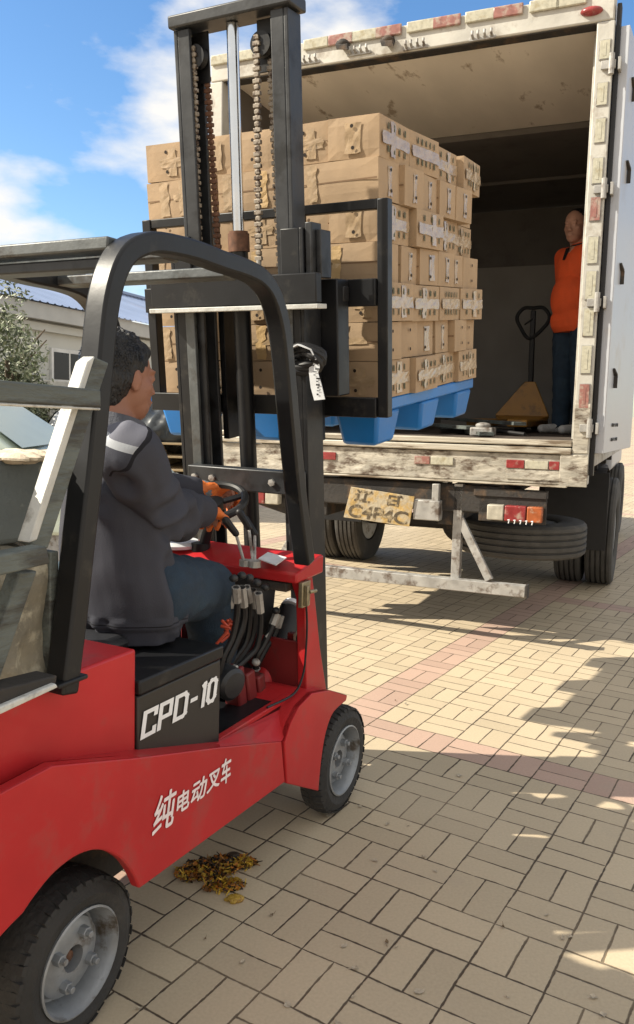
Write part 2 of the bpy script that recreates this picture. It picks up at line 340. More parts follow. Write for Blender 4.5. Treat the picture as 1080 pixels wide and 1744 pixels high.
# ------------------------------------------------------------------ ground
def paving():
    m = bpy.data.materials.new('pavers'); m.use_nodes = True
    t = m.node_tree; n = t.nodes; l = t.links; b = n['Principled BSDF']
    def math_(op, a, b_=None, c=None):
        k = n.new('ShaderNodeMath'); k.operation = op
        for i, x in enumerate((a, b_, c)):
            if x is None: continue
            if isinstance(x, (int, float)): k.inputs[i].default_value = x
            else: l.new(x, k.inputs[i])
        return k.outputs[0]
    geo = n.new('ShaderNodeTexCoord'); sx = n.new('ShaderNodeSeparateXYZ')
    wob = n.new('ShaderNodeTexNoise'); wob.inputs['Scale'].default_value = 5; wob.inputs['Detail'].default_value = 4
    l.new(geo.outputs['Object'], wob.inputs['Vector'])
    wv = n.new('ShaderNodeVectorMath'); wv.operation = 'MULTIPLY_ADD'; l.new(wob.outputs['Color'], wv.inputs[0]); wv.inputs[1].default_value = (.012, .012, 0)
    l.new(geo.outputs['Object'], wv.inputs[2]); l.new(wv.outputs[0], sx.inputs[0])
    s = 0.17863; yaw = 0.546714; tx, ty = 0.18287 + .006, 2.13688 + .006
    X = math_('SUBTRACT', sx.outputs[0], tx); Y = math_('SUBTRACT', sx.outputs[1], ty)
    u = math_('ADD', math_('MULTIPLY', X, math.sin(yaw) / s), math_('MULTIPLY', Y, math.cos(yaw) / s))
    v = math_('ADD', math_('MULTIPLY', X, math.cos(yaw) / s), math_('MULTIPLY', Y, -math.sin(yaw) / s))
    fu, fv = math_('FLOOR', u), math_('FLOOR', v)
    lu, lv = math_('SUBTRACT', u, fu), math_('SUBTRACT', v, fv)
    par = math_('ABSOLUTE', math_('FLOORED_MODULO', math_('ADD', fu, fv), 2.0))    # 0: split across u
    eu = math_('MINIMUM', lu, math_('SUBTRACT', 1, lu)); ev = math_('MINIMUM', lv, math_('SUBTRACT', 1, lv))
    mu = math_('ABSOLUTE', math_('SUBTRACT', lu, 0.5)); mv = math_('ABSOLUTE', math_('SUBTRACT', lv, 0.5))
    mid = math_('ADD', math_('MULTIPLY', math_('SUBTRACT', 1, par), mu), math_('MULTIPLY', par, mv))
    d = math_('MINIMUM', math_('MINIMUM', eu, ev), mid)
    chip = n.new('ShaderNodeTexNoise'); chip.inputs['Scale'].default_value = 45; chip.inputs['Detail'].default_value = 5; l.new(geo.outputs['Object'], chip.inputs['Vector'])
    d = math_('ADD', d, math_('MULTIPLY_ADD', chip.outputs['Fac'], 0.030, -0.015))
    wn = n.new('ShaderNodeTexNoise'); wn.inputs['Scale'].default_value = 3; l.new(geo.outputs['Object'], wn.inputs['Vector'])
    jw = math_('MULTIPLY_ADD', wn.outputs['Fac'], 0.026, 0.003)
    joint = n.new('ShaderNodeMapRange'); joint.interpolation_type = 'SMOOTHSTEP'
    l.new(d, joint.inputs[0]); l.new(math_('MULTIPLY', jw, 0.45), joint.inputs[1]); l.new(math_('MULTIPLY', jw, 1.35), joint.inputs[2])
    half = math_('ADD', math_('MULTIPLY', math_('SUBTRACT', 1, par), math_('GREATER_THAN', lu, 0.5)), math_('MULTIPLY', par, math_('GREATER_THAN', lv, 0.5)))
    cb = n.new('ShaderNodeCombineXYZ'); l.new(fu, cb.inputs[0]); l.new(fv, cb.inputs[1]); l.new(half, cb.inputs[2])
    wh = n.new('ShaderNodeTexWhiteNoise'); wh.noise_dimensions = '3D'; l.new(cb.outputs[0], wh.inputs['Vector'])
    # red courses
    r1 = math_('COMPARE', math_('FLOORED_MODULO', fv, 16.0), 12.0, 0.1)
    r2 = math_('COMPARE', math_('FLOORED_MODULO', fu, 16.0), 5.0, 0.1)
    redf = math_('MAXIMUM', r1, r2)
    mx = n.new('ShaderNodeMix'); mx.data_type = 'RGBA'; l.new(redf, mx.inputs[0])
    mx.inputs[6].default_value = (0.475, 0.39, 0.27, 1); mx.inputs[7].default_value = (0.43, 0.30, 0.235, 1)
    nz = n.new('ShaderNodeTexNoise'); nz.inputs['Scale'].default_value = 1.1; nz.inputs['Detail'].default_value = 8; l.new(geo.outputs['Object'], nz.inputs['Vector'])
    nz2 = n.new('ShaderNodeTexNoise'); nz2.inputs['Scale'].default_value = 130; nz2.inputs['Detail'].default_value = 4; l.new(geo.outputs['Object'], nz2.inputs['Vector'])
    val = math_('MULTIPLY', math_('MULTIPLY', math_('MULTIPLY_ADD', wh.outputs['Value'], 0.15, 0.92), math_('MULTIPLY_ADD', nz.outputs['Fac'], 0.34, 0.83)), math_('MULTIPLY_ADD', nz2.outputs['Fac'], 0.3, 0.85))
    m2 = n.new('ShaderNodeMix'); m2.data_type = 'RGBA'; m2.blend_type = 'MULTIPLY'; m2.inputs[0].default_value = 1
    l.new(mx.outputs[2], m2.inputs[6]); l.new(val, m2.inputs[7])
    # grey stains
    st = n.new('ShaderNodeTexNoise'); st.inputs['Scale'].default_value = 2.6; st.inputs['Detail'].default_value = 9; st.inputs['Roughness'].default_value = .7
    l.new(geo.outputs['Object'], st.inputs['Vector'])
    sr = n.new('ShaderNodeMapRange'); sr.inputs[1].default_value = .56; sr.inputs[2].default_value = .72; sr.inputs[4].default_value = .4; l.new(st.outputs['Fac'], sr.inputs[0])
    m4 = n.new('ShaderNodeMix'); m4.data_type = 'RGBA'; l.new(sr.outputs[0], m4.inputs[0]); l.new(m2.outputs[2], m4.inputs[6]); m4.inputs[7].default_value = (0.38, 0.315, 0.24, 1)
    m3 = n.new('ShaderNodeMix'); m3.data_type = 'RGBA'; l.new(joint.outputs[0], m3.inputs[0])
    sandn = n.new('ShaderNodeTexNoise'); sandn.inputs['Scale'].default_value = 2.2; sandn.inputs['Detail'].default_value = 6; l.new(geo.outputs['Object'], sandn.inputs['Vector'])
    sandr = n.new('ShaderNodeMapRange'); sandr.inputs[1].default_value = .48; sandr.inputs[2].default_value = .62; l.new(sandn.outputs['Fac'], sandr.inputs[0])
    jc = n.new('ShaderNodeMix'); jc.data_type = 'RGBA'; l.new(sandr.outputs[0], jc.inputs[0]); jc.inputs[6].default_value = (0.075, 0.055, 0.036, 1); jc.inputs[7].default_value = (0.20, 0.155, 0.10, 1)
    l.new(jc.outputs[2], m3.inputs[6]); l.new(m4.outputs[2], m3.inputs[7])
    l.new(m3.outputs[2], b.inputs['Base Color'])
    b.inputs['Roughness'].default_value = 0.72; b.inputs['Specular IOR Level'].default_value = 0.35
    hh = math_('ADD', joint.outputs[0], math_('MULTIPLY', nz2.outputs['Fac'], 0.12))
    hh = math_('ADD', hh, math_('MULTIPLY', wh.outputs['Value'], 0.25))
    bp = n.new('ShaderNodeBump'); bp.inputs['Strength'].default_value = 0.55; bp.inputs['Distance'].default_value = 0.006
    l.new(hh, bp.inputs['Height']); l.new(bp.outputs[0], b.inputs['Normal'])
    return m
g = MB().add([(-800, -400, 0), (800, -400, 0), (800, 1500, 0), (-800, 1500, 0)], [(0, 1, 2, 3)])
struct(g.build('ground', paving(), smooth=False, fixn=False))

# ================================================================== FORKLIFT
fs = FK.Y; fl = FK.X
fk = thing('forklift', 'small red electric forklift with white lettering on its side, lifting a loaded blue pallet', 'forklift', FK.mat())
mm = lambda a, b, c: FK.loc(MA.w(a, b, c))            # mast frame -> forklift local
def mX(px, py, n=0): return FK.loc(MA.w(*MA.X(px, py, n)))
FWD, LEFT, UPV = Vector((1, 0, 0)), Vector((0, 1, 0)), Vector((0, 0, 1))
BW = 0.66                                             # body width
def smoothp(P, n=6):
    P = [Vector(p) for p in P]; out = []
    for i in range(len(P) - 1):
        p0, p1, p2, p3 = P[max(i - 1, 0)], P[i], P[i + 1], P[min(i + 2, len(P) - 1)]
        for k in range(n):
            t = k / n; out.append(.5 * ((2 * p1) + (p2 - p0) * t + (2 * p0 - 5 * p1 + 4 * p2 - p3) * t * t + (3 * p1 - p0 - 3 * p2 + p3) * t ** 3))
    return out + [P[-1]]
# --- side skirt (both sides mirrored about the middle of the body)
ymid = BW / 2
def mir(P): return Vector((P.x, 2 * ymid - P.y, P.z))
crest = [fs(480, 1262), fs(375, 1272), fs(232, 1290), fs(90, 1303)]
crest.append(Vector((-1.62, 0, crest[-1].z - 0.01)))
arch_c = fs(142, 1636); R_ = 0.192
rw = Vector((arch_c.x, 0, R_))
low = [Vector((-1.62, 0, 0.30)), fs(20, 1576)]
low += smoothp([fs(40, 1556), fs(62, 1524), fs(95, 1485), fs(135, 1456), fs(172, 1448), fs(205, 1462), fs(225, 1486), fs(238, 1514)], 4) + [fs(486, 1332)]
for side in (0, 1):
    poly = crest + low
    upper = [fs(520, 1186, 0.05), fs(372, 1262, 0.05), fs(232, 1276, 0.05), fs(105, 1292, 0.05)]
    upper.append(Vector((-1.62, 0.05, upper[-1].z)))
    if side: poly = [mir(p) for p in poly]; upper = [mir(p) for p in upper]
    cr_ = [p if not side else mir(p) for p in crest]
    m = MB(); m.prism(poly, (0, 0.025 if not side else -0.025, 0))
    k = len(cr_); off = Vector((0, 0.012 if not side else -0.012, 0))
    m.add(cr_ + upper + [p + off * 2 for p in cr_] + [p - UPV * .02 for p in upper], [(i, i + 1, k + i + 1, k + i) for i in range(k - 1)] + [(2 * k + i, 3 * k + i, 3 * k + i + 1, 2 * k + i + 1) for i in range(k - 1)])
    m.build('side_skirt', RED, fk, 0.004)
# --- rear body: sloping hood with a flat near face
ztop = fs(232, 1105, .05).z; xh = fs(232, 1105, .05).x
m = MB()
zc = upper[2].z
m.prism([(xh, .05, zc - .04), (xh, .05, ztop), (-1.62, .05, ztop), (-1.62, .05, zc - .06)], (0, BW - .1, 0))
m.build('rear_body', RED, fk, 0.006)
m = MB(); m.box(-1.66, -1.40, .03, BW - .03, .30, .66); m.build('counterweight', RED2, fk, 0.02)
m = MB(); m.box(-1.6, -.20, .16, BW - .16, .20, .42); m.box(-1.3, -.1, .26, BW - .26, .16, .22); m.build('chassis_frame', CHAS, fk, .005)
# fold line and small screws on the near face
# --- battery box under the seat
x0, x1 = fs(234, 1200, .045).x, fs(375, 1180, .045).x
zt = fs(235, 1160, .045).z; zb = fs(372, 1268, .045).z
m = MB(); m.box(x0 + .002, x1, .045, BW - .045, zb - .01, zt - .036); m.build('battery_box', mat('charcoal_panel', (0.024, 0.021, 0.018), .5, 0, .12, 5, .05, 40), fk, .004)
m = MB(); m.box(x0 + .002, x1 + .006, .040, BW - .04, zt - .033, zt); m.build('box_lid', BLK, fk, .005)
# CPD-10
bl, br, tr, tl = fs(239, 1262, .043), fs(353, 1215, .043), fs(366, 1162, .043), fs(248, 1216, .043)
# lettering box on the panel: straight in local x-z
ua, ub = bl.x - .004, fs(364, 1190, .043).x
def cp(u, v):   # u 0..1 along, v 0..1 up
    za = fs(243, 1258, .043).z; zb_ = fs(245, 1212, .043).z
    return Vector((ua + (ub - ua) * u + .012 * v, .043, za + (zb_ - za) * v))
def stroke(m, pts, w=.031, closed=False):
    P = [Vector((a, b)) for a, b in pts]; k = len(P)
    asp = (ub - ua) / .085
    segs = [(i, (i + 1) % k) for i in range(k if closed else k - 1)]
    for i, j in segs:
        d = Vector(((P[j].x - P[i].x) * asp, P[j].y - P[i].y)); d.normalize(); nn = Vector((-d.y / asp, d.x)) * w * 2.6
        ee = Vector((d.x / asp, d.y)) * w * 2.6
        e0 = ee if (closed or i > 0) else ee * 0; e1 = ee if (closed or j < k - 1) else ee * 0
        q = [P[i] - e0 + nn, P[j] + e1 + nn, P[j] + e1 - nn, P[i] - e0 - nn]
        h = len(m.f) * .00001
        vs = [cp(a.x, a.y) - Vector((0, .0006 + h, 0)) for a in q]
        m.add(vs, [(0, 1, 2, 3)])
m = MB()
stroke(m, [(.17, .66), (.17, .92), (.035, .92), (.035, .06), (.17, .06), (.17, .30)])
stroke(m, [(.235, -.02), (.235, .92), (.365, .92), (.365, .42), (.25, .42)])
stroke(m, [(.435, -.02), (.435, .92), (.545, .92), (.575, .80), (.575, .14), (.545, .06), (.45, .06)])
stroke(m, [(.635, .50), (.735, .50)])
stroke(m, [(.79, .84), (.83, .92), (.83, -.02)])
stroke(m, [(.895, .20), (.895, .80), (.925, .92), (.975, .92), (1.0, .80), (1.0, .20), (.975, .06), (.925, .06)], closed=True)
m.build('model_lettering', WTX, fk, 0, False, fixn=False)
# brush lettering on the skirt
za, zb2 = fs(265, 1420, 0).z, fs(280, 1352, 0).z
xa = fs(262, 1390, -.001).x; xb = fs(393, 1360, -.001).x; xs = xb - xa
for ch, u0, u1, v0, v1, sh in (('纯', 0, .24, -.03, 1.02, .22), ('电', .27, .42, .14, .74, .15), ('动', .45, .64, .12, .76, .2), ('叉', .66, .83, .14, .70, .15), ('车', .85, .985, .06, .86, .1)):
    h = zb2 - za
    def pl(u, v, u0=u0, u1=u1, v0=v0, v1=v1):
        return Vector((xa + xs * (u0 + (u1 - u0) * u), -.0005, za + h * (v0 + (v1 - v0) * v)))
    thick(glyphs(ch, pl, sh, 0, 'brush_character', mat('pinkish_white_' + str(ord(ch)), (.80, .70, .70), .5, 0, .1, 60), fk), .0013)
# --- sill walkway, floor and fender
m = MB(); m.box(x1 + .004, -.17, .05, BW - .05, zb - .03, zb + .0); m.build('floor_plate', BLK, fk, .003)
zs = fs(520, 1186, .05).z
m = MB(); m.prism([(x1, .05, zb - .1), (x1, .05, zb + .008), (-.20, .05, zb + .012), (-.20, .05, zb - .1)], (0, .022, 0)); m.build('sill_plate', RED, fk, .003)
fw_c = fs(583, 1298)
for side in (0, 1):
    arc = smoothp([fs(541, 1347), fs(544, 1310), fs(549, 1270), fs(556, 1238), fs(567, 1212), fs(588, 1193)], 3)
    out = [fs(590, 1184), fs(560, 1175), fs(530, 1180), fs(507, 1204), fs(493, 1232), fs(483, 1264), fs(487, 1334)]
    a = [p + Vector((0, -.004, 0)) for p in arc]; b = [p + Vector((0, -.004, 0)) for p in out]
    top = out[:6]
    f = (lambda p: mir(p)) if side else (lambda p: p)
    m = MB(); m.prism([f(p) for p in a + b], (0, .02 if not side else -.02, 0))
    tp = [f(p + Vector((0, -.004, 0))) for p in top]; ti = [p + Vector((0, .17 if not side else -.17, 0)) for p in tp]
    k = len(tp)
    m.add(tp + ti + [p - UPV * .006 for p in tp] + [p - UPV * .006 for p in ti], [(i, i + 1, k + i + 1, k + i) for i in range(k - 1)] + [(2 * k + i, 3 * k + i, 3 * k + i + 1, 2 * k + i + 1) for i in range(k - 1)])
    m.build('front_fender', RED, fk, .003)
# --- wheels
def wheel(c, r, w, out):
    """axis along Y, outer face towards out (-1 = our side)"""
    o = Vector((0, out, 0)); e = thing('wheel', '', '', None); e.parent = fk; e.location = c
    for k_ in ('label', 'category'): del e[k_]
    m = MB()
    prof = [(r * .60, -w / 2 + .012), (r * .66, -w / 2), (r * .80, -w / 2 - .006), (r * .93, -w / 2 + .004), (r * .985, -w / 2 + .02), (r, -w / 2 + .035), (r, w / 2 - .035), (r * .985, w / 2 - .02), (r * .93, w / 2 - .004), (r * .80, w / 2 + .006), (r * .66, w / 2), (r * .60, w / 2 - .012)]
    m.lathe(prof, (0, 0, 0), o, 64, closed=True)
    rnd = random.Random(3)
    for k_ in range(44):      # chunky worn tread lugs
        for s_ in (-1, 1):
            t = 2 * math.pi * (k_ + (.5 if s_ > 0 else 0)) / 44
            ca, sa = math.cos(t), math.sin(t); er = Vector((ca, 0, sa)); et = Vector((-sa, 0, ca))
            l0 = w * .5 * rnd.uniform(.86, .97); l1 = w * .10
            hw = r * .058
            rr0 = r * .97; rr1 = r * 1.006
            def P(rr, tt, yy): return er * rr + et * tt + Vector((0, yy * s_, 0))
            sk = rnd.uniform(-.004, .004)
            vs = [P(rr0, -hw, l1), P(rr0, hw, l1), P(rr0 * .965, hw + sk, l0 + .004), P(rr0 * .965, -hw + sk, l0 + .004), P(rr1, -hw * .8, l1), P(rr1, hw * .8, l1), P(rr1 * .972, hw * .8 + sk, l0), P(rr1 * .972, -hw * .8 + sk, l0)]
            m.add(vs, [(0, 3, 2, 1), (4, 5, 6, 7), (0, 1, 5, 4), (1, 2, 6, 5), (2, 3, 7, 6), (3, 0, 4, 7)])
    m.build('tyre', RUB, e)
    m = MB(); h = w / 2
    prof = [(r * .645, h - .004), (r * .655, h + .004), (r * .63, h + .006), (r * .61, h - .004), (r * .585, h - .012), (r * .575, h - .03), (r * .545, h - .052), (r * .51, h - .054), (r * .47, h - .032), (r * .40, h - .024), (r * .22, h - .020), (r * .16, h - .020), (r * .16, h - .06)]
    m.lathe(prof, (0, 0, 0), o, 48, cap=False)
    m.build('rim', RIM, e, fixn=False)
    m = MB(); m.lathe([(.001, h - .045), (r * .17, h - .05), (r * .17, h - .08), (.001, h - .08)], (0, 0, 0), o, 20)
    m.lathe([(.001, h - .03), (r * .07, h - .032), (r * .08, h - .05), (.001, h - .05)], (0, 0, 0), o, 12)
    m.build('hub', RUSTC, e)
    for k_ in range(4):
        t = math.pi / 4 + k_ * math.pi / 2 + .25; c_ = Vector((math.cos(t) * r * .31, 0, math.sin(t) * r * .31))
        m = MB(); m.lathe([(.001, h - .026), (r * .078, h - .026), (r * .074, h - .006), (.001, h - .006)], c_, o, 6); m.lathe([(.001, h - .006), (r * .042, h - .006), (r * .04, h + .004), (.001, h + .004)], c_, o, 10)
        m.build('wheel_nut', RIM, e, .001)
    return e
ww = .115
xf = fs(586, 1300).x
rwc = FK.Z(138, 1638, .168); R_ = .168
wheel(Vector((rwc.x, rwc.y + ww / 2, R_)), R_, ww, -1); wheel(Vector((xf, .0 + ww * .33, .172)), .172, ww * .66, -1)
wheel(Vector((rwc.x, BW - rwc.y - ww / 2, R_)), R_, ww, 1); wheel(Vector((xf, BW - ww * .39, .172)), .172, ww * .78, 1)
m = MB(); m.sweep([(rwc.x, .1, R_), (rwc.x, BW - .1, R_)], .03, 12); m.sweep([(xf, .1, .172), (xf, BW - .1, .172)], .035, 12); m.build('axle', CHAS, fk)
m = MB(); m.box(-1.45, -1.38, .10, .15, .30, .335); m.box(-1.42, -1.30, .08, .1, .24, .26); m.build('tie_rod', GALV, fk, .002)
# --- dash tower
xd = -.25
A0 = fl(500, 984, xd); B0 = fl(290, 952, xd)
zd = A0.z + .012
yn = A0.y
m = MB()
zf = fs(526, 940, .03).z
m.prism([(xd, yn - .01, zd - .03), (xd, yn - .01, zd), (-.13, yn - .02, zd + .035), (-.10, yn - .02, zd + .035), (-.10, yn - .02, zd - .02)], (0, .60, 0))
m.build('dash_top', RED, fk, .006)
m = MB(); m.prism([fs(q[0], q[1], .045) for q in ((508, 984), (530, 962), (537, 1020), (545, 1100), (557, 1180), (522, 1192), (521, 1100), (519, 1020))], (0, .03, 0))
m.build('tower_cheek', RED, fk, .003); m = MB(); m.prism([Vector((fs(q[0], q[1], .045).x, BW - .075, fs(q[0], q[1], .045).z)) for q in ((508, 984), (530, 962), (537, 1020), (545, 1100), (557, 1180), (522, 1192), (521, 1100), (519, 1020))], (0, .03, 0))
m.build('tower_cheek', RED, fk, .003)
m = MB()
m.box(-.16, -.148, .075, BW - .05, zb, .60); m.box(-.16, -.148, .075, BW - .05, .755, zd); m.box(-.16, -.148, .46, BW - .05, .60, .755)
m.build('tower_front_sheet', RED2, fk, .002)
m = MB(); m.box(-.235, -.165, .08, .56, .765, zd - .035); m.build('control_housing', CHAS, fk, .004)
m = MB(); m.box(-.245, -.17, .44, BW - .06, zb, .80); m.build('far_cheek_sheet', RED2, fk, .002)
for (a, b_) in ((.10, .16), (.30, .36)):
    m = MB(); m.prism([(-.15, a, .62), (-.15, a + .02, .62), (-.05, a + .08, .45), (-.05, a + .05, .45)], (.02, 0, 0)); m.build('tower_rib', RED2, fk, .002)
# latch on the near cheek
m = MB(); c = fs(520, 1000, .04)
m.box(c.x - .035, c.x + .015, .030, .044, c.z - .055, c.z + .02); m.box(c.x - .025, c.x - .015, .018, .030, c.z - .05, c.z + .01); m.sweep([c + Vector((-.01, -.02, -.01)), c + Vector((.02, -.026, -.01))], .006, 8)
m.build('door_latch', mat('brassy_zinc', (.30, .26, .17), .4, .7, .3, 50), fk, .002)
# tilt cylinder
a, b = fs(498, 1040, .20), fs(437, 1188, .20); c = a.lerp(b, .42)
m = MB(); m.sweep([a, c], .043, 20); m.sweep([a + (a - b).normalized() * .02, a], .03, 16); m.build('tilt_cylinder', BLK, fk)
m = MB(); m.sweep([c, b], .040, 20); m.build('cylinder_sleeve', RED, fk)
m = MB(); m.sweep([fs(501, 1037, .20), fs(497, 1042, .20)], .044, 18); m.build('cylinder_collar', PAPER, fk)
# pump motor
m = MB(); a = fs(384, 1160, .16); m.lathe([(.001, -.04), (.036, -.038), (.046, -.03), (.048, .05), (.04, .07), (.02, .08), (.001, .08)], a, (.25, 1, .1), 28); m.build('pump_motor', BLK2, fk)
m = MB()
for i_, (px, w_) in enumerate(((410, .020), (428, .022), (446, .018))):
    p0 = fs(px, 1140 + i_ * 6, .14); p1 = fs(px + 6, 1215, .14); m.prism([p0 + Vector((-w_, 0, 0)), p0 + Vector((w_, 0, .006)), p1 + Vector((w_ * 1.2, 0, 0)), p1 + Vector((-w_, 0, 0))], (0, .05 + .03 * i_, 0))
m.build('pedal_bracket', RED2, fk, .006)
m = MB(); m.prism([fs(q[0], q[1], .26) for q in ((385, 985), (470, 1000), (462, 1080), (440, 1130), (395, 1150), (380, 1100))], (0, .02, 0)); m.build('cavity_shade_sheet', PLAS, fk, .002)  # dark sheet added to stand for the shaded cavity behind the hoses
# hoses
hoses = [((402, 1000), (404, 1040), (396, 1085), (380, 1120), (372, 1160)), ((412, 1000), (416, 1050), (404, 1090), (388, 1125), (376, 1170)), ((420, 1000), (426, 1040), (420, 1090), (402, 1120), (380, 1150)), ((430, 1005), (434, 1050), (428, 1090), (410, 1120), (392, 1140)), ((440, 1010), (444, 1060), (438, 1100), (424, 1118), (400, 1140)), ((472, 1045), (460, 1075), (448, 1100), (438, 1118), (436, 1140)), ((478, 1048), (468, 1080), (454, 1104), (440, 1130), (430, 1150)), ((396, 1010), (388, 1050), (384, 1090), (374, 1120), (366, 1150))]
for i_, hs in enumerate(hoses):
    y = .12 + .02 * (i_ % 4)
    path = smoothp([fs(q[0], q[1], y + .01 * j) for j, q in enumerate(hs)])
    m = MB(); m.sweep(path, .0085 + .002 * (i_ % 2), 8); h = m.build('hydraulic_hose', PLAS, fk)
    m = MB(); m.sweep(path[0:5], .0125, 6); m.build('hose_fitting', GALV, h); m = MB(); m.sweep([path[-2], path[-1]], .013, 6); m.build('hose_fitting', GALV, h)
for q in ((398, 985), (412, 980), (425, 984), (438, 992), (452, 1000), (470, 1040), (436, 1128)):
    m = MB(); c = fs(q[0], q[1], .13); m.ell(c, (.012, .013, .011), 6); m.build('valve_cap', GALV if q[0] == 436 else BLK2, fk)
m = MB(); rnd = random.Random(5)
for k_ in range(14):
    c = fs(386 + rnd.uniform(-9, 9), 1072 + rnd.uniform(-14, 14), .15); m.cap(c, .005, c + Vector((rnd.uniform(-.02, .02), rnd.uniform(-.02, .02), rnd.uniform(-.03, .01))), .004, 6)
m.build('cable_bundle', mat('orange_cable', (.40, .05, .02), .5), fk)
m = MB(); m.sweep(smoothp([fs(520, 1008, .035), fs(523, 1060, .035), fs(521, 1110, .035), fs(516, 1150, .035), fs(500, 1182, .035), fs(455, 1205, .035)]), .0035, 6); m.build('wiring', PLAS, fk)
m = MB(); m.ell(fs(514, 1190, .03), (.012, .012, .014), 7); m.build('marker_lamp', mat('pink_lamp', (.7, .25, .28), .3), fk)
# sticker, levers, steering
def on_dash(px, py): return FK.Z(px, py, zd + .028) 
m = MB(); m.prism([on_dash(440, 955) + UPV * .004, on_dash(470, 966) + UPV * .004, on_dash(488, 953) + UPV * .004, on_dash(456, 944) + UPV * .004], (0, 0, .003)); m.build('instruction_sticker', PAPER, fk)
m = MB(); m.lathe([(.001, 0), (.075, 0), (.078, .01), (.066, .02), (.001, .022)], FK.Z(302, 930, zd + .02), (0, 0, 1), 28); m.build('column_flange', PAPER, fk)
colb = FK.Z(342, 935, zd + .02); whc = fs(372, 853, .36)
m = MB(); m.sweep([colb - UPV * .02, colb.lerp(whc, .5), whc], .017, 12); m.sweep([colb - UPV * .01, colb + UPV * .02], .03, 14); m.build('steering_column', BLK, fk)
axw = Vector((-.42, -.10, .90)).normalized(); a_ = axw.orthogonal().normalized(); b_ = axw.cross(a_)
m = MB(); Rw = .100; whc2 = fs(362, 854, .37)
m.sweep([whc2 + (a_ * math.cos(t) + b_ * math.sin(t)) * Rw for t in [2 * math.pi * k / 40 for k in range(40)]], .0125, 10, closed=True)
for k_ in range(3):
    t = k_ * 2.094 + .5; m.bar(whc2 + axw * -.01, whc2 + (a_ * math.cos(t) + b_ * math.sin(t)) * (Rw - .006), .022, .008, axw)
m.lathe([(.001, -.03), (.03, -.03), (.034, .0), (.001, .012)], whc2, axw, 18)
m.build('steering_wheel', PLAS, fk)
for (t, b__) in (((400, 903), (418, 958)), ((423, 893), (432, 958)), ((434, 905), (434, 960))):
    p, q = fs(t[0], t[1], .22), FK.Z(b__[0], b__[1], zd + .02)
    m = MB(); m.sweep([q - UPV * .01, p], .0045, 8); m.sweep([q - UPV * .01, q + UPV * .008], .018, 10); lv = m.build('control_lever', GALV, fk)
    m = MB(); d = (p - q).normalized(); m.cap(p - d * .01, .010, p + (d + Vector((-.9, .1, .1))).normalized() * .045, .012, 10); m.build('lever_knob', PLAS, lv)
# --- seat
m = MB(); m.box(-1.0, -.70, .20, .54, zt + .002, zt + .04); m.build('seat_cushion', SEAT, fk, .02)
# --- overhead guard
hoop = [(104, 1180), (120, 1050), (134, 920), (150, 775), (163, 640), (170, 565), (177, 510), (190, 462), (208, 432), (232, 418), (262, 414), (320, 426), (370, 444), (412, 458), (440, 474), (460, 503), (474, 550), (482, 610), (492, 720), (505, 850), (519, 958)]
def hp(y): return smoothp([Vector((fs(q[0], q[1], .03).x, y, fs(q[0], q[1], .03).z)) for q in hoop], 3)
for y in (.03, .60):
    m = MB(); m.sweep(hp(y), 0, rect=(.042, .050) if y < .1 else (.062, .055), up=(0, 1, 0)); m.build('guard_hoop', BLK, fk, .006)
    lowp = Vector((fs(104, 1180, .03).x, y, fs(104, 1180, .03).z)); m = MB(); m.box(lowp.x - .035, lowp.x + .04, y - .03, y + .035, ztop + .001, ztop + .010); m.build('guard_foot', BLK, fk, .003)
for q in ((198, 418), (290, 434), (392, 466)):
    p = fs(q[0], q[1], .055); m = MB(); m.box(p.x - .028, p.x + .028, .052, .578, p.z - .012, p.z + .013); m.build('roof_bar', GRYM, fk, .004)
p = fs(230, 414, .03); m = MB(); m.box(p.x - .03, p.x + .02, .055, .575, p.z - .05, p.z - .028); m.build('roof_crossbar', BLK2, fk, .004)

# --- MAST (built in the tilted mast frame)
def mbox(m, n0, n1, y0, y1, m0, m1, mi=0):
    vs = [mm(a, b, c) for a in (n0, n1) for b in (y0, y1) for c in (m0, m1)]
    m.add(vs, [(0, 1, 3, 2), (4, 6, 7, 5), (0, 4, 5, 1), (2, 3, 7, 6), (0, 2, 6, 4), (1, 5, 7, 3)], mi)
def chan(yo, sgn, m0, m1, n0, n1, wv=.072, t=.014):
    m = MB()      # C section opening towards the middle
    mbox(m, n0, n1, yo, yo + sgn * t, m0, m1)
    mbox(m, n0, n0 + t, yo + sgn * t, yo + sgn * wv, m0, m1); mbox(m, n1 - t, n1, yo + sgn * t, yo + sgn * wv, m0, m1)
    return m
OT = 1.745
for yo, sg in ((.160, 1), (.650, -1)):
    chan(yo, sg, 0.02, OT, -.055, .055, .078).build('outer_mast_rail', BLK, fk, .003)
for yo, sg in ((.200, 1), (.600, -1)):
    mb_ = chan(yo, sg, .62, 2.345, -.040, .040, .058); mb_.build('inner_mast_rail', BLK2, fk, .003)
    for q0, q1 in ((.64, 1.2),):
        m = MB(); mbox(m, -.06, -.046, min(yo, yo + sg * .035), max(yo, yo + sg * .035), q0, q1 + .35); m.build('wear_strip', GRYM, fk, .002)
m = MB(); mbox(m, -.055, .05, .185, .610, 2.348, 2.385); m.build('top_beam', BLK2, fk, .006)
m = MB(); mbox(m, -.095, -.058, .098, .708, 1.525, 1.612); m.build('mast_crossbeam', BLK, fk, .004)
m = MB(); mbox(m, -.118, -.058, .082, .700, 1.508, 1.522); m.build('sun_toned_flange', PALEW, fk, .002)  # flange given a pale colour for the sunlight on it
m = MB(); mbox(m, -.095, -.058, .165, .60, .935, 1.01); m.build('lower_crossbeam', BLK2, fk, .004)
m = MB(); mbox(m, -.04, .04, .2, .65, .05, .16); m.build('base_crossbeam', BLK, fk, .004)
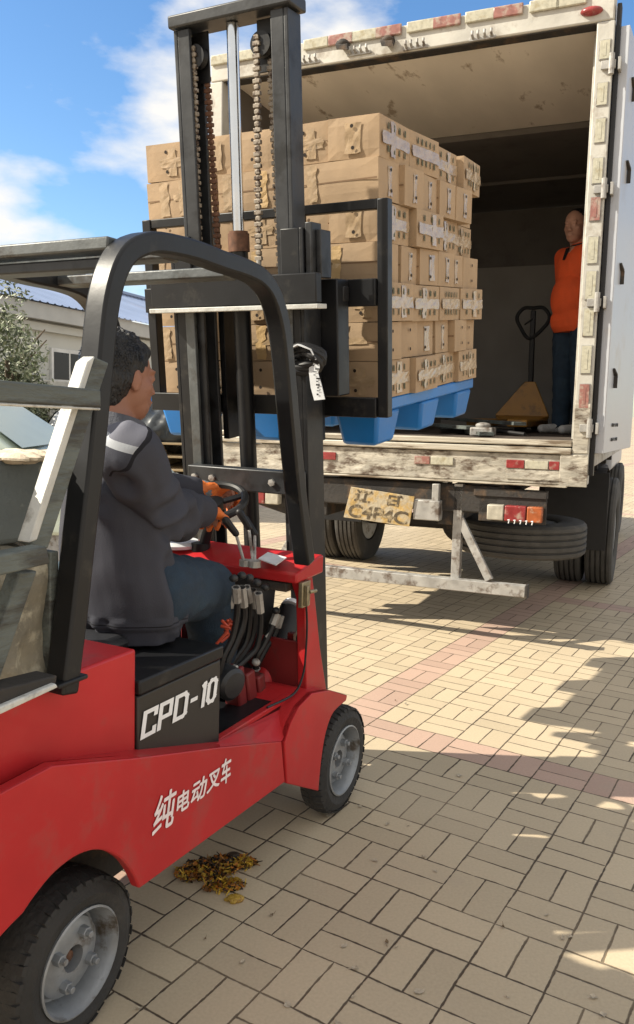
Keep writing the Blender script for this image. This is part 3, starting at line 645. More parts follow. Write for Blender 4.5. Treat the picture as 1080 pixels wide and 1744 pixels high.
for yy in (.20, .27, .5, .57):
    m = MB(); m.lathe([(.001, 0), (.012, 0), (.012, .008), (.001, .01)], mm(-.096, yy, .973), FK.mat().to_3x3().inverted() @ -MA.x, 6); m.build('bolt_head', GALV, fk)
# lift cylinder
def masty(px, py): return MA.X(px, py, 0)
yc = masty(405, 300).y
c0 = MA.X(431, 930, 0); c1 = MA.X(396, 48, 0); cj = MA.X(407, 415, 0)
m = MB(); m.sweep([mm(.0, c0.y, .25), mm(0, cj.y, cj.z)], .028, 22); m.build('lift_cylinder', BLK, fk)
m = MB(); m.sweep([mm(0, cj.y, cj.z - .025), mm(0, cj.y, cj.z + .03)], .034, 22); m.sweep([mm(0, cj.y, cj.z + .03), mm(0, cj.y, cj.z + .037)], .030, 22); m.build('cylinder_gland', RUSTC, fk)
m = MB(); m.sweep([mm(0, cj.y, cj.z), mm(0, c1.y, 2.345)], .0185, 20); m.build('lift_rod', CHR, fk)
# sheaves and chains
for (pa, pb) in (((330, 95), (350, 140)), ((438, 78), (463, 108))):
    A_, B_ = MA.X(*pa, 0), MA.X(*pb, 0); yc_ = (A_.y + B_.y) / 2; r_ = max(.03, abs(A_.y - B_.y) / 2)
    m = MB(); m.lathe([(.001, -.012), (r_ + .004, -.012), (r_ - .006, -.004), (r_ - .006, .004), (r_ + .004, .012), (.001, .012)], mm(-.012, yc_, 2.27), FK.loc(FK.o + MA.x), 28); sh = m.build('chain_sheave', BLK, fk)
    m = MB(); mbox(m, .010, .016, yc_ - .03, yc_ + .03, 2.20, 2.345); m.build('sheave_bracket', BLK, fk, .002)
def chain(pa, pb, mt, n=0):
    A_, B_ = MA.X(*pa, n), MA.X(*pb, n)
    ln = abs(A_.z - B_.z); k = int(ln / .0165); m = MB()
    for i in range(k):
        t = (i + .5) / k; y = A_.y + (B_.y - A_.y) * t; z = A_.z + (B_.z - A_.z) * t
        w_ = .0125 if i % 2 else .0085
        mbox(m, n - .006, n + .006, y - w_, y + w_, z - .0060, z + .0060)
        mbox(m, n - .004, n + .004, y - .006, y + .006, z - .0083, z + .0083)
    return m.build('lift_chain', mt, fk, .0015)
chain((329, 78), (339, 430), CHAIN, -.025); chain((352, 120), (374, 470), RUSTC, .02); chain((437, 58), (441, 445), CHAIN, -.025); chain((461, 100), (479, 475), CHAIN, .0)
m = MB(); a = MA.X(441, 443, -.025); m.sweep([mm(-.025, a.y, a.z), mm(-.025, a.y, a.z - .13)], .008, 8); m.build('chain_anchor', GALV, fk)
# --- CARRIAGE with load backrest and forks
cb = .15
m = MB(); mbox(m, cb, cb + .03, .015, .93, 1.16, 1.225); m.build('carriage_lower_plate', BLK, fk, .003)
m = MB(); mbox(m, cb, cb + .03, .015, .93, 1.515, 1.60); m.build('carriage_upper_plate', BLK, fk, .003)
for yy in (.20, .30, .53, .62):
    m = MB(); mbox(m, .06, cb, yy, yy + .022, 1.08, 1.60); m.build('carriage_bracket', BLK, fk, .002)
for yy in (.235, .66):
    m = MB(); mbox(m, cb - .04, cb - .002, yy, yy + .10, 1.14, 1.66)
    mbox(m, cb - .04, 1.16, yy, yy + .10, 1.145, 1.175); m.build('fork', BLK, fk, .004)
bn = .185
for y0 in (-.022, .895):
    m = MB(); mbox(m, bn - .022, bn + .018, y0, y0 + .036, 1.16, 1.838); m.build('backrest_post', BLK, fk, .003)
for y0 in (.28, .62):
    m = MB(); mbox(m, bn, bn + .015, y0, y0 + .03, 1.60, 1.808); m.build('backrest_upright', BLK, fk, .002)
m = MB(); mbox(m, bn - .018, bn + .015, .014, .895, 1.808, 1.838); m.build('backrest_top_rail', BLK, fk, .003)
m = MB(); mbox(m, -.045, .02, .135, .158, 1.60, 1.76); mbox(m, -.02, .05, .118, .135, 1.60, 1.74); m.build('side_roller_bracket', BLK2, fk, .003)
m = MB(); c = MA.X(575, 498, .12); a = .05
mbox(m, .10, .145, c.y - .03, c.y + .03, c.z - .03, c.z + .02); m.build('hose_box', PLAS, fk, .006)
ya_, yb__ = MA.X(592, 600, .13).y, MA.X(540, 600, .13).y
m = MB(); mbox(m, .06, .145, ya_, yb__, 1.236, 1.60); m.build('carriage_side_plate', BLK, fk, .004)
# cylinder stub and black hose behind the mast, left
m = MB(); m.sweep([mm(.06, .60, .95), mm(.06, .60, 1.45)], .030, 16); m.build('side_cylinder', BLK, fk)

# ---- black glove and printed white ribbon tied round the mast
tie = thing('tied_ribbon', 'black glove and printed white ribbon tied round the near mast rail', 'ribbon', FK.mat())
c = MA.X(518, 612, -.07)
m = MB(); rnd = random.Random(2)
for k_ in range(3): m.sweep([mm(-.075 + .01 * math.sin(k_), c.y, c.z) + Vector((.0, math.cos(t) * .055, math.sin(t) * .028 + .01 * k_ - .01)) + Vector((.02 * math.sin(t * 2 + k_), 0, 0)) for t in [2 * math.pi * j / 20 for j in range(20)]], .012, 8, closed=True)
m.build('glove', PLAS, tie)
m = MB(); m.sweep([mm(-.085, c.y + .05, c.z - .02), mm(-.10, c.y + .04, c.z + .03), mm(-.10, c.y, c.z + .045), mm(-.09, c.y - .035, c.z + .03), mm(-.085, c.y - .05, c.z)], 0, rect=(.004, .03), up=(1, 0, 0)); m.build('ribbon_bow', PAPER, tie)
rb = [(528, 605), (541, 608), (545, 625), (542, 635), (548, 655), (554, 680), (536, 682), (530, 660), (527, 635)]
m = MB(); m.prism([mX(q[0], q[1], -.085) for q in rb], (-.003, 0, 0)); rbo = m.build('ribbon_tail', PAPER, tie)
m = MB(); rnd = random.Random(4)
for k_ in range(11):
    q0 = (531 + rnd.uniform(0, 5) + k_ * .6, 616 + k_ * 5.4); w_ = rnd.uniform(3, 8); h_ = rnd.uniform(1.2, 3.2)
    m.add([mX(q0[0], q0[1], -.0905), mX(q0[0] + w_, q0[1] + .5, -.0905), mX(q0[0] + w_, q0[1] + h_, -.0905), mX(q0[0], q0[1] + h_, -.0905)], [(0, 1, 2, 3)])
m.build('ribbon_print', PLAS, rbo, 0, False)

# ---- weathered rack at the rear with a grey block and a sack
rk = thing('rack_frame', 'weathered grey frame of flat bars behind the driver, holding a grey block and a sack', 'frame', FK.mat())
def fbar(qs, y, t, mt, nm='bar'):
    m = MB(); m.prism([fs(q[0], q[1], y) for q in qs], (0, t, 0)); return m.build(nm, mt, rk, .003)
fbar([(-60, 641), (172, 664), (173, 694), (-60, 682)], -.045, .035, GREYW)
fbar([(-60, 682.5), (172, 694.5), (172, 699), (-60, 688)], -.043, .03, PALEW, 'bar_edge')
fbar([(162, 608), (186, 618), (82, 935), (52, 928)], -.005, .03, GREYW, 'brace')
fbar([(150, 616), (163, 606), (64, 920), (50, 925)], -.008, .03, PALEW, 'brace_sun_edge')  # pale strip paints in the sunlit edge of the brace
fbar([(-60, 957), (80, 930), (86, 960), (-60, 996)], -.045, .035, GREYW)
fbar([(34, 975), (64, 972), (-12, 1192), (-44, 1192)], -.005, .03, GREYW, 'brace')
fbar([(-60, 1230), (96, 1164), (100, 1171), (-60, 1246)], -.045, .05, PALEW, 'bar_edge')
fbar([(-60, 1190), (98, 1150), (96, 1164), (-60, 1230)], -.035, .05, CHAS, 'tray')
fbar([(86, 940), (100, 938), (104, 1160), (84, 1165)], .06, .03, GREYW, 'upright')

# ---- block and sack in the rack
m = MB(); zt_, zb_ = fs(60, 780, .1).z, fs(60, 930, .1).z + .01
a, b = fs(99, 790, .1), fs(88, 930, .1)
m.prism([(-1.75, .1, zb_), (b.x, .1, zb_), (a.x, .1, zt_), (-1.75, .1, zt_)], (0, .44, 0))
blk = tag(m.build('grey_block', CONC, None, .012), 'large grey block with a rough pale top in the rack behind the driver', 'block'); blk.matrix_world = FK.mat()
m = MB(); rnd = random.Random(11)
for k_ in range(46):
    x = a.x - .01 - k_ * .0165
    for y in (.105, .2, .3, .42, .52):
        m.ell((x + rnd.uniform(-.01, .01), y + rnd.uniform(-.02, .02), zt_ + .002), (.018, .04, rnd.uniform(.005, .013)), 5)
m.build('crust', FOAM, blk)
m = MB(); m.box(-1.62, fs(84, 1000, .08).x, .08, .52, fs(60, 1175, .08).z, zb_ - .02)
def fold(amp, sc, seed=0.0, st=(1, 1, 1)):
    def f(p, n):
        q = Vector((p.x * st[0], p.y * st[1], p.z * st[2])) * sc + Vector((seed, seed, seed))
        return amp * (1 - 2 * abs(noise.noise(q))) + amp * .5 * noise.noise(q * 2.3)
    return f
sk = baked(m, 'sack', SACK, None, .014, 6, fold(.02, 9, 3)); sk.matrix_world = FK.mat()
tag(sk, 'grimy crumpled sack in the lower bay of the rack behind the driver', 'sack')

# ================================================================== PALLET AND CARTONS (tilted with the mast)
MM = MA.mat()
pal = thing('plastic_pallet', 'bright blue nine-legged plastic pallet raised on the forks', 'pallet', MM)
PN0, PN1, PY0, PY1, PZ = .285, 1.385, .06, 1.005, 1.205
m = MB(); m.box(PN0, PN1, PY0, PY1, PZ - .045, PZ); m.build('deck', BLUE, pal, .006)
for i in range(3):
    for j in range(3):
        cx = PN0 + .11 + i * (PN1 - PN0 - .22) / 2; cy = PY0 + .09 + j * (PY1 - PY0 - .18) / 2
        a_, b_ = .105, .085; m = MB()
        t_ = [Vector((cx + sx * a_, cy + sy * b_, PZ - .045)) for sx, sy in ((-1, -1), (1, -1), (1, 1), (-1, 1))]
        u_ = [Vector((cx + sx * a_ * .78, cy + sy * b_ * .78, PZ - .165)) for sx, sy in ((-1, -1), (1, -1), (1, 1), (-1, 1))]
        m.add(t_ + u_, [(0, 1, 2, 3), (7, 6, 5, 4), (0, 4, 5, 1), (1, 5, 6, 2), (2, 6, 7, 3), (3, 7, 4, 0)]); m.build('foot', BLUE, pal, .014)
def sheet(m, o, u, v, nrm, mi, rnd, nu=4, nv=4, jit=.004):
    """crinkled rectangle of tape o + u*a + v*b lifted off the face"""
    vs = []
    for i in range(nu + 1):
        for j in range(nv + 1):
            a, b = i / nu, j / nv; e = (i in (0, nu)) or (j in (0, nv))
            P = o + u * a + v * b + nrm * (.0008 + rnd.uniform(0, .0022))
            if e: P += u.normalized() * rnd.uniform(-jit, jit) + v.normalized() * rnd.uniform(-jit, jit) * .6
            vs.append(P)
    m.add(vs, [(i * (nv + 1) + j, (i + 1) * (nv + 1) + j, (i + 1) * (nv + 1) + j + 1, i * (nv + 1) + j + 1) for i in range(nu) for j in range(nv)], mi)
def carton_mesh(L, Wd, H, seed, style):
    """L along X (into the load), Wd along Y; style 'end': short ends face us on X-, 'side': long crease on X-"""
    r = random.Random(seed); m = MB(); l, w = L / 2 - .0028, Wd / 2 - .0028
    bul = r.uniform(.002, .006)
    # box with slightly bulged faces: 5x5 grid per face
    def face(o, u, v, nrm):
        vs = []
        k = 5
        for i in range(k + 1):
            for j in range(k + 1):
                a, b = i / k, j / k; P = o + u * a + v * b + nrm * bul * (math.sin(math.pi * a) * math.sin(math.pi * b)) ** .6 if 0 < i < k and 0 < j < k else o + u * a + v * b
                vs.append(P)
        m.add(vs, [(i * (k + 1) + j, (i + 1) * (k + 1) + j, (i + 1) * (k + 1) + j + 1, i * (k + 1) + j + 1) for i in range(k) for j in range(k)], 0)
    X, Y, Z = Vector((1, 0, 0)), Vector((0, 1, 0)), Vector((0, 0, 1))
    h = H - .002
    face(Vector((-l, w, 0)), Y * -2 * w, Z * h, -X); face(Vector((l, -w, 0)), Y * 2 * w, Z * h, X)
    face(Vector((-l, -w, 0)), X * 2 * l, Z * h, -Y); face(Vector((l, w, 0)), X * -2 * l, Z * h, Y)
    m.add([(-l, -w, h), (l, -w, h), (l, w, h), (-l, w, h)], [(0, 1, 2, 3)]); m.add([(-l, -w, 0), (l, -w, 0), (l, w, 0), (-l, w, 0)], [(3, 2, 1, 0)])
    def disc(c, nrm, u, v, rr=.0062):
        k = 10; m.add([c + nrm * (bul + .0012) + (u * math.cos(2 * math.pi * i / k) + v * math.sin(2 * math.pi * i / k)) * rr for i in range(k)], [tuple(range(k))], 3)
    def shortface(o, nrm, u, half):    # o = face centre at base height, u = horizontal unit
        t = o + nrm * bul
        if r.random() < .7:
            a = r.uniform(-.3, .15) * half; ww_ = r.uniform(.35, .6) * half
            sheet(m, t + u * a + Z * h * .12, u * ww_, Z * h * .72, nrm, 1, r)
            if r.random() < .3: sheet(m, t + u * (a - .3 * half) + Z * h * .35, u * 1.1 * half, Z * h * .26, nrm, 1, r)
        disc(t + Z * h * .76, nrm, u, Z); disc(t + Z * h * (.25 + r.uniform(-.03, .03)) + u * r.uniform(-.004, .004), nrm, u, Z)
    def longface(o, nrm, u, half, prints=True):
        t = o + nrm * bul
        # flap seam
        m.add([t - u * half * .97 + Z * h * .5 + nrm * .0006, t + u * half * .97 + Z * h * .5 + nrm * .0006, t + u * half * .97 + Z * (h * .5 + .0035) + nrm * .0006, t - u * half * .97 + Z * (h * .5 + .0035) + nrm * .0006], [(0, 1, 2, 3)], 2)
        if r.random() < .55: sheet(m, t - u * half * .9 + Z * h * .34, u * half * 1.8, Z * h * .30, nrm, 1, r, 8, 3)
        if r.random() < .8:
            a = r.uniform(-.4, .3) * half; sheet(m, t + u * a + Z * h * .08, u * r.uniform(.035, .05), Z * h * .85, nrm, 1, r, 2, 6)
        if prints:
            nb = r.choice((3, 4, 4, 5))
            for row in (.16, .70):
                for k in range(nb):
                    c = t + u * half * (-.55 + 1.1 * k / (nb - 1)) + Z * h * row + nrm * .0026; bw = r.uniform(.004, .0075)
                    m.add([c - u * bw, c + u * bw, c + u * bw + Z * h * .15, c - u * bw + Z * h * .17], [(0, 1, 2, 3)], 4)
    def creaseface(o, nrm, u, half):
        t = o + nrm * bul
        m.add([t - u * half * .98 + Z * h * .48 + nrm * .0006, t + u * half * .98 + Z * h * .48 + nrm * .0006, t + u * half * .98 + Z * (h * .48 + .0055) + nrm * .0006, t - u * half * .98 + Z * (h * .48 + .004) + nrm * .0006], [(0, 1, 2, 3)], 2)
        for a in (r.uniform(-.85, -.5), r.uniform(-.1, .3)):
            if r.random() < .85: sheet(m, t + u * half * a + Z * h * .04, u * r.uniform(.03, .045), Z * h * .92, nrm, r.choice((1, 5)), r, 2, 8)
        if r.random() < .5: sheet(m, t - u * half * .2 + Z * h * .44, u * half * .9, Z * h * .16, nrm, 1, r, 6, 2)
    if style == 'A':
        shortface(Vector((-l, 0, 0)), -X, -Y, w); shortface(Vector((l, 0, 0)), X, Y, w); longface(Vector((0, -w, 0)), -Y, X, l); longface(Vector((0, w, 0)), Y, -X, l)
    else:
        creaseface(Vector((-l, 0, 0)), -X, -Y, w); creaseface(Vector((l, 0, 0)), X, Y, w); shortface(Vector((0, -w, 0)), -Y, X, l); shortface(Vector((0, w, 0)), Y, -X, l)
    return m.mesh('carton', [CARD, TAPE, CARDD, HOLE, PRINT, TAPEY], False)
LZ = .130
AL, AW, BL, BWd = (PN1 - PN0) / 4, (PY1 - PY0) / 5, (PN1 - PN0) / 6, (PY1 - PY0) / 3
Am = [carton_mesh(AL, AW, LZ, 20 + i, 'A') for i in range(6)]; Bm = [carton_mesh(BL, BWd, LZ, 40 + i, 'B') for i in range(6)]
ordn = ['corner', 'second', 'third', 'fourth', 'fifth', 'sixth']
lay = {6: 'top', 5: 'second-highest', 4: 'third-highest', 3: 'middle', 2: 'third-lowest', 1: 'second-lowest', 0: 'bottom'}
rnd = random.Random(9)
for k in range(7):
    A = k % 2 == 0
    lx_, ly_ = rnd.uniform(-.010, .006), rnd.uniform(-.012, .010)
    nx, ny = (4, 5) if A else (6, 3); dx, dy = (AL, AW) if A else (BL, BWd)
    for i in range(nx):
        for j in range(ny):
            if 0 < i and 0 < j < ny - 1 and k < 6: continue
            me = rnd.choice(Am if A else Bm)
            o = bpy.data.objects.new('carton', me); COL.objects.link(o)
            jx = rnd.uniform(-.007, .007); jy = rnd.uniform(-.014, .010) if j == 0 else rnd.uniform(-.003, .003)
            bulge = (-.012 * math.sin(math.pi * (i + .5) / nx) + (rnd.uniform(-.02, .03) if i >= nx - 2 else 0)) if j == 0 else 0
            o.matrix_world = MM @ Matrix.Translation((PN0 + .010 + (i + .5) * dx + jx + lx_, PY0 + (j + .5) * dy + jy + bulge + ly_, PZ + .001 + k * LZ + (.0 if k < 6 else .0))) @ Matrix.Rotation(rad(rnd.uniform(-3.2, 3.2) if j == 0 or i == 0 else 0), 4, 'Z') @ Matrix.Rotation(rad(rnd.uniform(-.9, .9) if j == 0 or i == 0 else 0), 4, 'X')
            L_ = lay[k]
            if i == 0 and j == 0: lb = f'taped cardboard carton at the near right corner of the {L_} layer'
            elif i == 0 and j == ny - 1: lb = f'cardboard carton at the near left corner of the {L_} layer'
            elif i == 0: lb = f'{ordn[j]} cardboard carton from the right on the mast side, {L_} layer'
            elif j == 0: lb = f'{ordn[i]} cardboard carton back along the right side, {L_} layer' if i < nx - 1 else f'cardboard carton at the far right corner of the {L_} layer'
            elif j == ny - 1: lb = f'{ordn[i]} cardboard carton back along the left side, {L_} layer'
            else: lb = f'inner top-layer carton, {ordn[i]} row back and {ordn[j]} from the right'
            tag(o, lb, 'carton', 'cardboard cartons stacked on the blue pallet')

# ================================================================== TRUCK
tk = thing('box_truck', 'worn white box truck with its rear open, backed up to the forklift', 'truck', TK.mat())
tx_ = TK.X; ty_ = TK.Y
TW, TL_ = 2.31, 3.85
HB, HT = 3.255, 3.395
def tb(name, x0, x1, y0, y1, z0, z1, mt, bev=.003, par=None):
    m = MB(); m.box(x0, x1, y0, y1, z0, z1); return m.build(name, mt, par or tk, bev)
tb('right_wall', .06, TL_, .0, .07, 1.10, HT - .03, PANEL, .004); tb('left_wall', .06, TL_, TW - .07, TW, 1.10, HT - .03, PANEL, .004)
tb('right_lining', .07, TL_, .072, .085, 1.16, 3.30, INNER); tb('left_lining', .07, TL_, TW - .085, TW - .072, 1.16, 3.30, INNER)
tb('roof', .02, TL_, .02, TW - .02, HT - .025, HT + .01, PANEL); tb('shade_toned_ceiling', 1.6, TL_, .086, TW - .086, HB + .029, HB + .05, INNER); tb('ceiling', .06, 1.6, .086, TW - .086, HB + .03, HB + .05, CEIL)  # deep part of the ceiling takes a darker colour to imitate interior shade
tb('ceiling_beam', 1.48, 1.60, .087, TW - .087, HB - .015, HB + .028, INNER, .004); tb('ceiling_beam', 2.75, 2.80, .087, TW - .087, HB + .0, HB + .028, INNER, .004)
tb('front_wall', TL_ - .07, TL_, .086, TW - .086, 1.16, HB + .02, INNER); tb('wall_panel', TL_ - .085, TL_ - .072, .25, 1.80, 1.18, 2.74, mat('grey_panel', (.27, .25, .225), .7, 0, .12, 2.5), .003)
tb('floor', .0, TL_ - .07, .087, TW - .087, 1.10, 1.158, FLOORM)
tb('header', -.04, .058, .0, TW, HB, HT, WHT, .008); tb('header_lip', -.03, .05, .09, TW - .09, HB - .007, HB - .002, CHAS)
tb('right_jamb', -.04, .058, -.004, .082, .93, HB - .002, WHT, .006); tb('left_jamb', -.04, .058, TW - .082, TW + .004, .93, HB - .002, WHT, .006)
tb('jamb_boot', -.0465, -.0405, .002, .080, 1.10, 1.36, SILL, .002); tb('jamb_return', .060, .075, .086, .10, 1.17, HB - .02, WHT, .002)
tb('sill', -.035, .0, .084, TW - .084, .925, 1.085, SILL, .004); tb('sill_lip', -.055, .02, .084, TW - .084, 1.09, 1.125, LIP, .006); tb('sill_lip', -.045, .04, .084, TW - .084, 1.132, 1.163, LIP, .006)
tb('corner_gusset', -.048, -.037, -.004, .14, .92, 1.09, SILL, .003); tb('bottom_flange', -.05, .03, .1, TW - .1, .912, .923, LIP, .002)
# right flank below the box
tb('side_rail', .06, TL_, -.02, .03, 1.02, 1.095, GALV, .004)
# reflector pads along the header
rnd = random.Random(21)
i = 0
for px, c in ((540, 'w'), (583, 'r'), (622, 'w'), (663, 'r'), (718, 'w'), (762, 'r'), (818, 'w'), (866, 'r'), (928, 'w'), (972, 'w')):
    p = tx_(px, 20, -.04); hz = HT - .022
    m = MB(); m.box(-.055, -.042, p.y - .078, p.y + .078, hz - .028, hz + .03); m.build('red_reflector' if c == 'r' else 'white_reflector', RFR if c == 'r' else RFW, tk, .012)
for px in (380, 420, 460):
    p = tx_(px, 60, -.04); m = MB(); m.box(-.055, -.042, p.y - .078, p.y + .078, HT - .05, HT + .008); m.build('white_reflector', RFW, tk, .012)
for px, py in ((526, 106), (612, 90), (708, 80), (822, 64)):
    p = tx_(px, py, -.045); m = MB(); m.box(-.052, -.041, p.y - .07, p.y + .07, p.z - .012, p.z + .006)
    for dy in (-.05, -.015, .02, .05): m.sweep([(-.05, p.y + dy, p.z), (-.075, p.y + dy, p.z + .012), (-.07, p.y + dy, p.z + .03)], .008, 6)
    m.build('latch_keeper', GALV, tk, .002)
for px, py in ((584, 78), (660, 72)):
    p = tx_(px, py, -.045); m = MB(); m.prism([(-.04, p.y + .035, p.z + .04), (-.04, p.y - .035, p.z + .03), (-.10, p.y - .045, p.z - .02), (-.10, p.y + .025, p.z - .01)], (0, -.01, -.03)); m.ell((-.07, p.y - .01, p.z), (.03, .035, .025), 6); m.build('marker_lamp', CHAS, tk, .002)
p = tx_(1008, 19, -.045); m = MB(); m.ell((-.045, p.y, p.z), (.03, .055, .022), 10); m.build('marker_lamp', LRED, tk)
# jamb stickers and hinges
for py, h_, mt in ((85, .10, RFW), (160, .12, RFW), (222, .13, RFW), (290, .14, RFW), (355, .13, RFR), (425, .15, RFW), (485, .16, RFW), (548, .16, RFW), (612, .16, RFW), (675, .14, RFR)):
    p = tx_(1022, py, -.045); h_ *= .88; st__ = MB(); st__.box(-.0445, -.0405, .009, .065, p.z - h_ / 2 - .004, p.z + h_ / 2 + .004, 1); st__.box(-.047, -.0435, .013, .061, p.z - h_ / 2, p.z + h_ / 2, 0); st__.box(-.0485, -.0475, .030, .045, p.z - h_ * .36, p.z + h_ * .36, 0); st__.build('reflective_sticker', [mt, GALV], tk, .008)
for py in (112, 322, 515, 730):
    p = tx_(1024, py, -.05); m = MB(); m.sweep([(-.06, .0, p.z - .05), (-.06, .0, p.z + .05)], .014, 10); m.box(-.058, -.042, -.02, .05, p.z - .02, p.z + .02); m.box(-.06, .3, -.045, -.03, p.z - .03, p.z + .03); m.build('door_hinge', GALV, tk, .002)
tb('corner_seal', -.025, .03, -.030, -.008, .98, HT - .06, PLAS, .004)
# open rear door folded back along the flank, standing a little proud
hx, hy = -.02, -.028
m = MB(); ang = rad(4.5); dv = Vector((math.cos(ang), -math.sin(ang), 0)); nv_ = Vector((-math.sin(ang), -math.cos(ang), 0))
p0 = Vector((hx, hy, 1.10)); q0 = p0 + dv * 1.13
m.prism([p0 + dv * .012, q0, q0 + nv_ * .045, p0 + dv * .012 + nv_ * .045], (0, 0, 2.13)); dr = m.build('rear_door', PANEL, tk, .004)
m = MB(); m.prism([p0 - dv * .0 - nv_ * .006, p0 + dv * .02 - nv_ * .006, p0 + dv * .02 + nv_ * .0, p0 - dv * .0 + nv_ * .0], (0, 0, 2.15)); m.build('door_seal', PLAS, dr, .004)
for z, n_ in ((1.25, 4), (1.17, 4)):
    for k in range(n_):
        m = MB(); c = p0 + dv * (.25 + .14 * (k // 2) + .06 * (k % 2)) + nv_ * .047; m.lathe([(.001, 0), (.011, 0), (.009, .004), (.001, .005)], (c.x, c.y, z), nv_, 10); m.build('rivet', PLAS, dr)
for z in (3.03, 2.62, 2.10, 1.55):
    m = MB(); c = p0 + dv * .16 + nv_ * .047; m.bar((c.x, c.y, z), (c.x + .05, c.y - .013, z - .03), .02, .012); m.bar((c.x + .05, c.y - .013, z - .03), (c.x + .05, c.y - .013, z - .10), .02, .012, (1, 0, 0)); m.build('door_strap', CHAS, dr, .002)
# reflectors on the sill
for pxa, pxb, mt in ((863, 893, LRED), (895, 934, RFW), (936, 953, LRED), (706, 732, RFR), (734, 772, RFW), (536, 572, LRED)):
    a, b = tx_(pxa, 785, -.036), tx_(pxb, 795, -.036); m = MB(); m.box(-.043, -.0355, min(a.y, b.y), max(a.y, b.y), 1.005, 1.05); m.build('sill_reflector', mt, tk, .003)
m = MB(); a, b = tx_(863, 812, -.037), tx_(955, 820, -.037); m.box(-.041, -.0355, b.y, a.y, .945, .998); m.build('sill_patch', SILL, tk, .002)
# chassis
for y in (.72, 1.50): tb('chassis_rail', .0, 6.2, y, y + .09, .66, .87, CHAS, .006)
tb('rear_crossmember', -.02, .07, .46, 1.93, .74, .895, CHAS, .01)
m = MB(); m.prism([(0.02, 1.55, .74), (0.02, 2.0, .80), (0.02, 2.0, .70), (0.02, 1.6, .60)], (.05, 0, 0)); m.build('frame_bracket', CHAS, tk, .006)
for x in (.5, 1.2, 2.0, 2.9, 3.6): tb('floor_bearer', x, x + .06, .1, TW - .1, .89, 1.095, CHAS, .004)
tb('underride_bar', -.06, .0, .285, 2.05, .292, .358, GALV, .004); tb('bar_end_cap', -.064, .004, .272, .284, .286, .364, CHAS, .002)
for y in (.665, 1.58):
    tb('underride_post', -.02, .035, y, y + .05, .30, .90, GALV, .003)
    m = MB(); s_ = -1 if y < 1 else 1; yy = y + .025; m.bar((.0, yy + s_ * .0, .72), (-.02, yy + s_ * .20, .365), .045, .03, (1, 0, 0)); m.build('underride_brace', GALV, tk, .003)
# number plate
a, b, c, d = tx_(598, 829, -.09), tx_(706, 846, -.09), tx_(697, 897, -.09), tx_(585, 881, -.09)
pm = quadmap(d, c, b, a)
m = MB(); m.prism([d, c, b, a], (.006, 0, 0)); pt = m.build('number_plate', PLY, tk, .002)
for body, u0, u1, v0, v1 in (('辽', .10, .34, .58, .94), ('日', .62, .78, .60, .92), ('C4P4C', .06, .95, .06, .46)):
    thick(glyphs(body, lambda u, v: pm(u0 + (u1 - u0) * u, v0 + (v1 - v0) * v), 0, 0, 'plate_character', PLB, pt, .0015, (-1, 0, 0)), .003, ux=(0, 1, 0), nrm=(-1, 0, 0))
for u, v in ((.33, .93), (.80, .93)):
    m = MB(); m.lathe([(.001, 0), (.008, 0), (.006, .005), (.001, .006)], pm(u, v), (-1, 0, 0), 8); m.build('plate_screw', PLB, pt)
m = MB(); a = tx_(728, 865, -.06); m.box(-.08, .0, a.y - .075, a.y + .08, a.z - .07, a.z + .045); m.build('junction_box', GALV, tk, .006)
m = MB(); a = tx_(742, 845, -.06); m.box(-.07, -.03, a.y - .02, a.y + .02, a.z - .06, a.z + .07); m.build('plate_bracket', GALV, tk, .004)
# tail lights
for sgn, pxs in ((0, ((830, 858, LWHT), (860, 896, LRED), (898, 924, LORG))),):
    for pa, pb, mt in pxs:
        a, b = tx_(pa, 874, -.06), tx_(pb, 876, -.06)
        for yl, yr in ((a.y, b.y), (2.31 - b.y, 2.31 - a.y)):
            m = MB(); m.box(-.075, -.02, min(yl, yr), max(yl, yr), .715, .80); m.build('tail_light', mt, tk, .006)
tb('light_bracket', -.03, .03, .20, .60, .84, .885, CHAS, .004); tb('light_bracket', -.03, .03, 1.72, 2.11, .84, .885, CHAS, .004); tb('lamp_plate', -.02, -.005, .20, .57, .70, .84, CHAS); tb('lamp_plate', -.02, -.005, 1.74, 2.11, .70, .84, CHAS)
rnd = random.Random(8)
for k in range(5):
    a = tx_(866 + k * 10, 889 + k * .7, -.078); m = MB(); m.sweep([(-.0765, a.y, a.z - .008), (-.0765, a.y - .004, a.z + .012)], .003, 4); m.sweep([(-.0765, a.y + .006, a.z + .010), (-.0765, a.y - .006, a.z + .012)], .003, 4); m.build('lamp_scrawl', PAPER, tk)
# wheels
def truck_tyre(m, c, ax, r=.39, w=.205):
    prof = [(r * .56, -w * .42), (r * .62, -w * .48), (r * .80, -w * .5), (r * .95, -w * .47), (r * .99, -w * .40)]
    for g_ in (-.27, -.09, .09, .27):
        prof += [(r, w * (g_ - .035)), (r * .965, w * (g_ - .018)), (r * .965, w * (g_ + .018)), (r, w * (g_ + .035))]
    prof += [(r * .99, w * .40), (r * .95, w * .47), (r * .80, w * .5), (r * .62, w * .48), (r * .56, w * .42)]
    m.lathe(prof, c, ax, 56, closed=True)
TRUB = mat('dusty_tyre', (.06, .056, .05), .85, 0, .25, 12, .3, 70, (.12, .11, .095), .3, 8, dsharp=.4)
for ys, yo in (((.04, .265), -1), ((2.045, 2.27), 1)):
    for x in (2.12,):
        e = bpy.data.objects.new('dual_wheel', None); COL.objects.link(e); e.parent = tk; e.location = (x, 0, 0)
        for y in ys:
            m = MB(); truck_tyre(m, (0, y, .415), (0, 1, 0), .415); m.build('tyre', TRUB, e)
            m = MB(); m.lathe([(.22, -.08), (.225, -.06), (.2, -.02), (.08, -.01), (.001, -.01), (.001, .01), (.08, .01), (.2, .02), (.225, .06), (.22, .08)], (0, y, .415), (0, yo, 0), 32); m.build('rim', RIM, e)
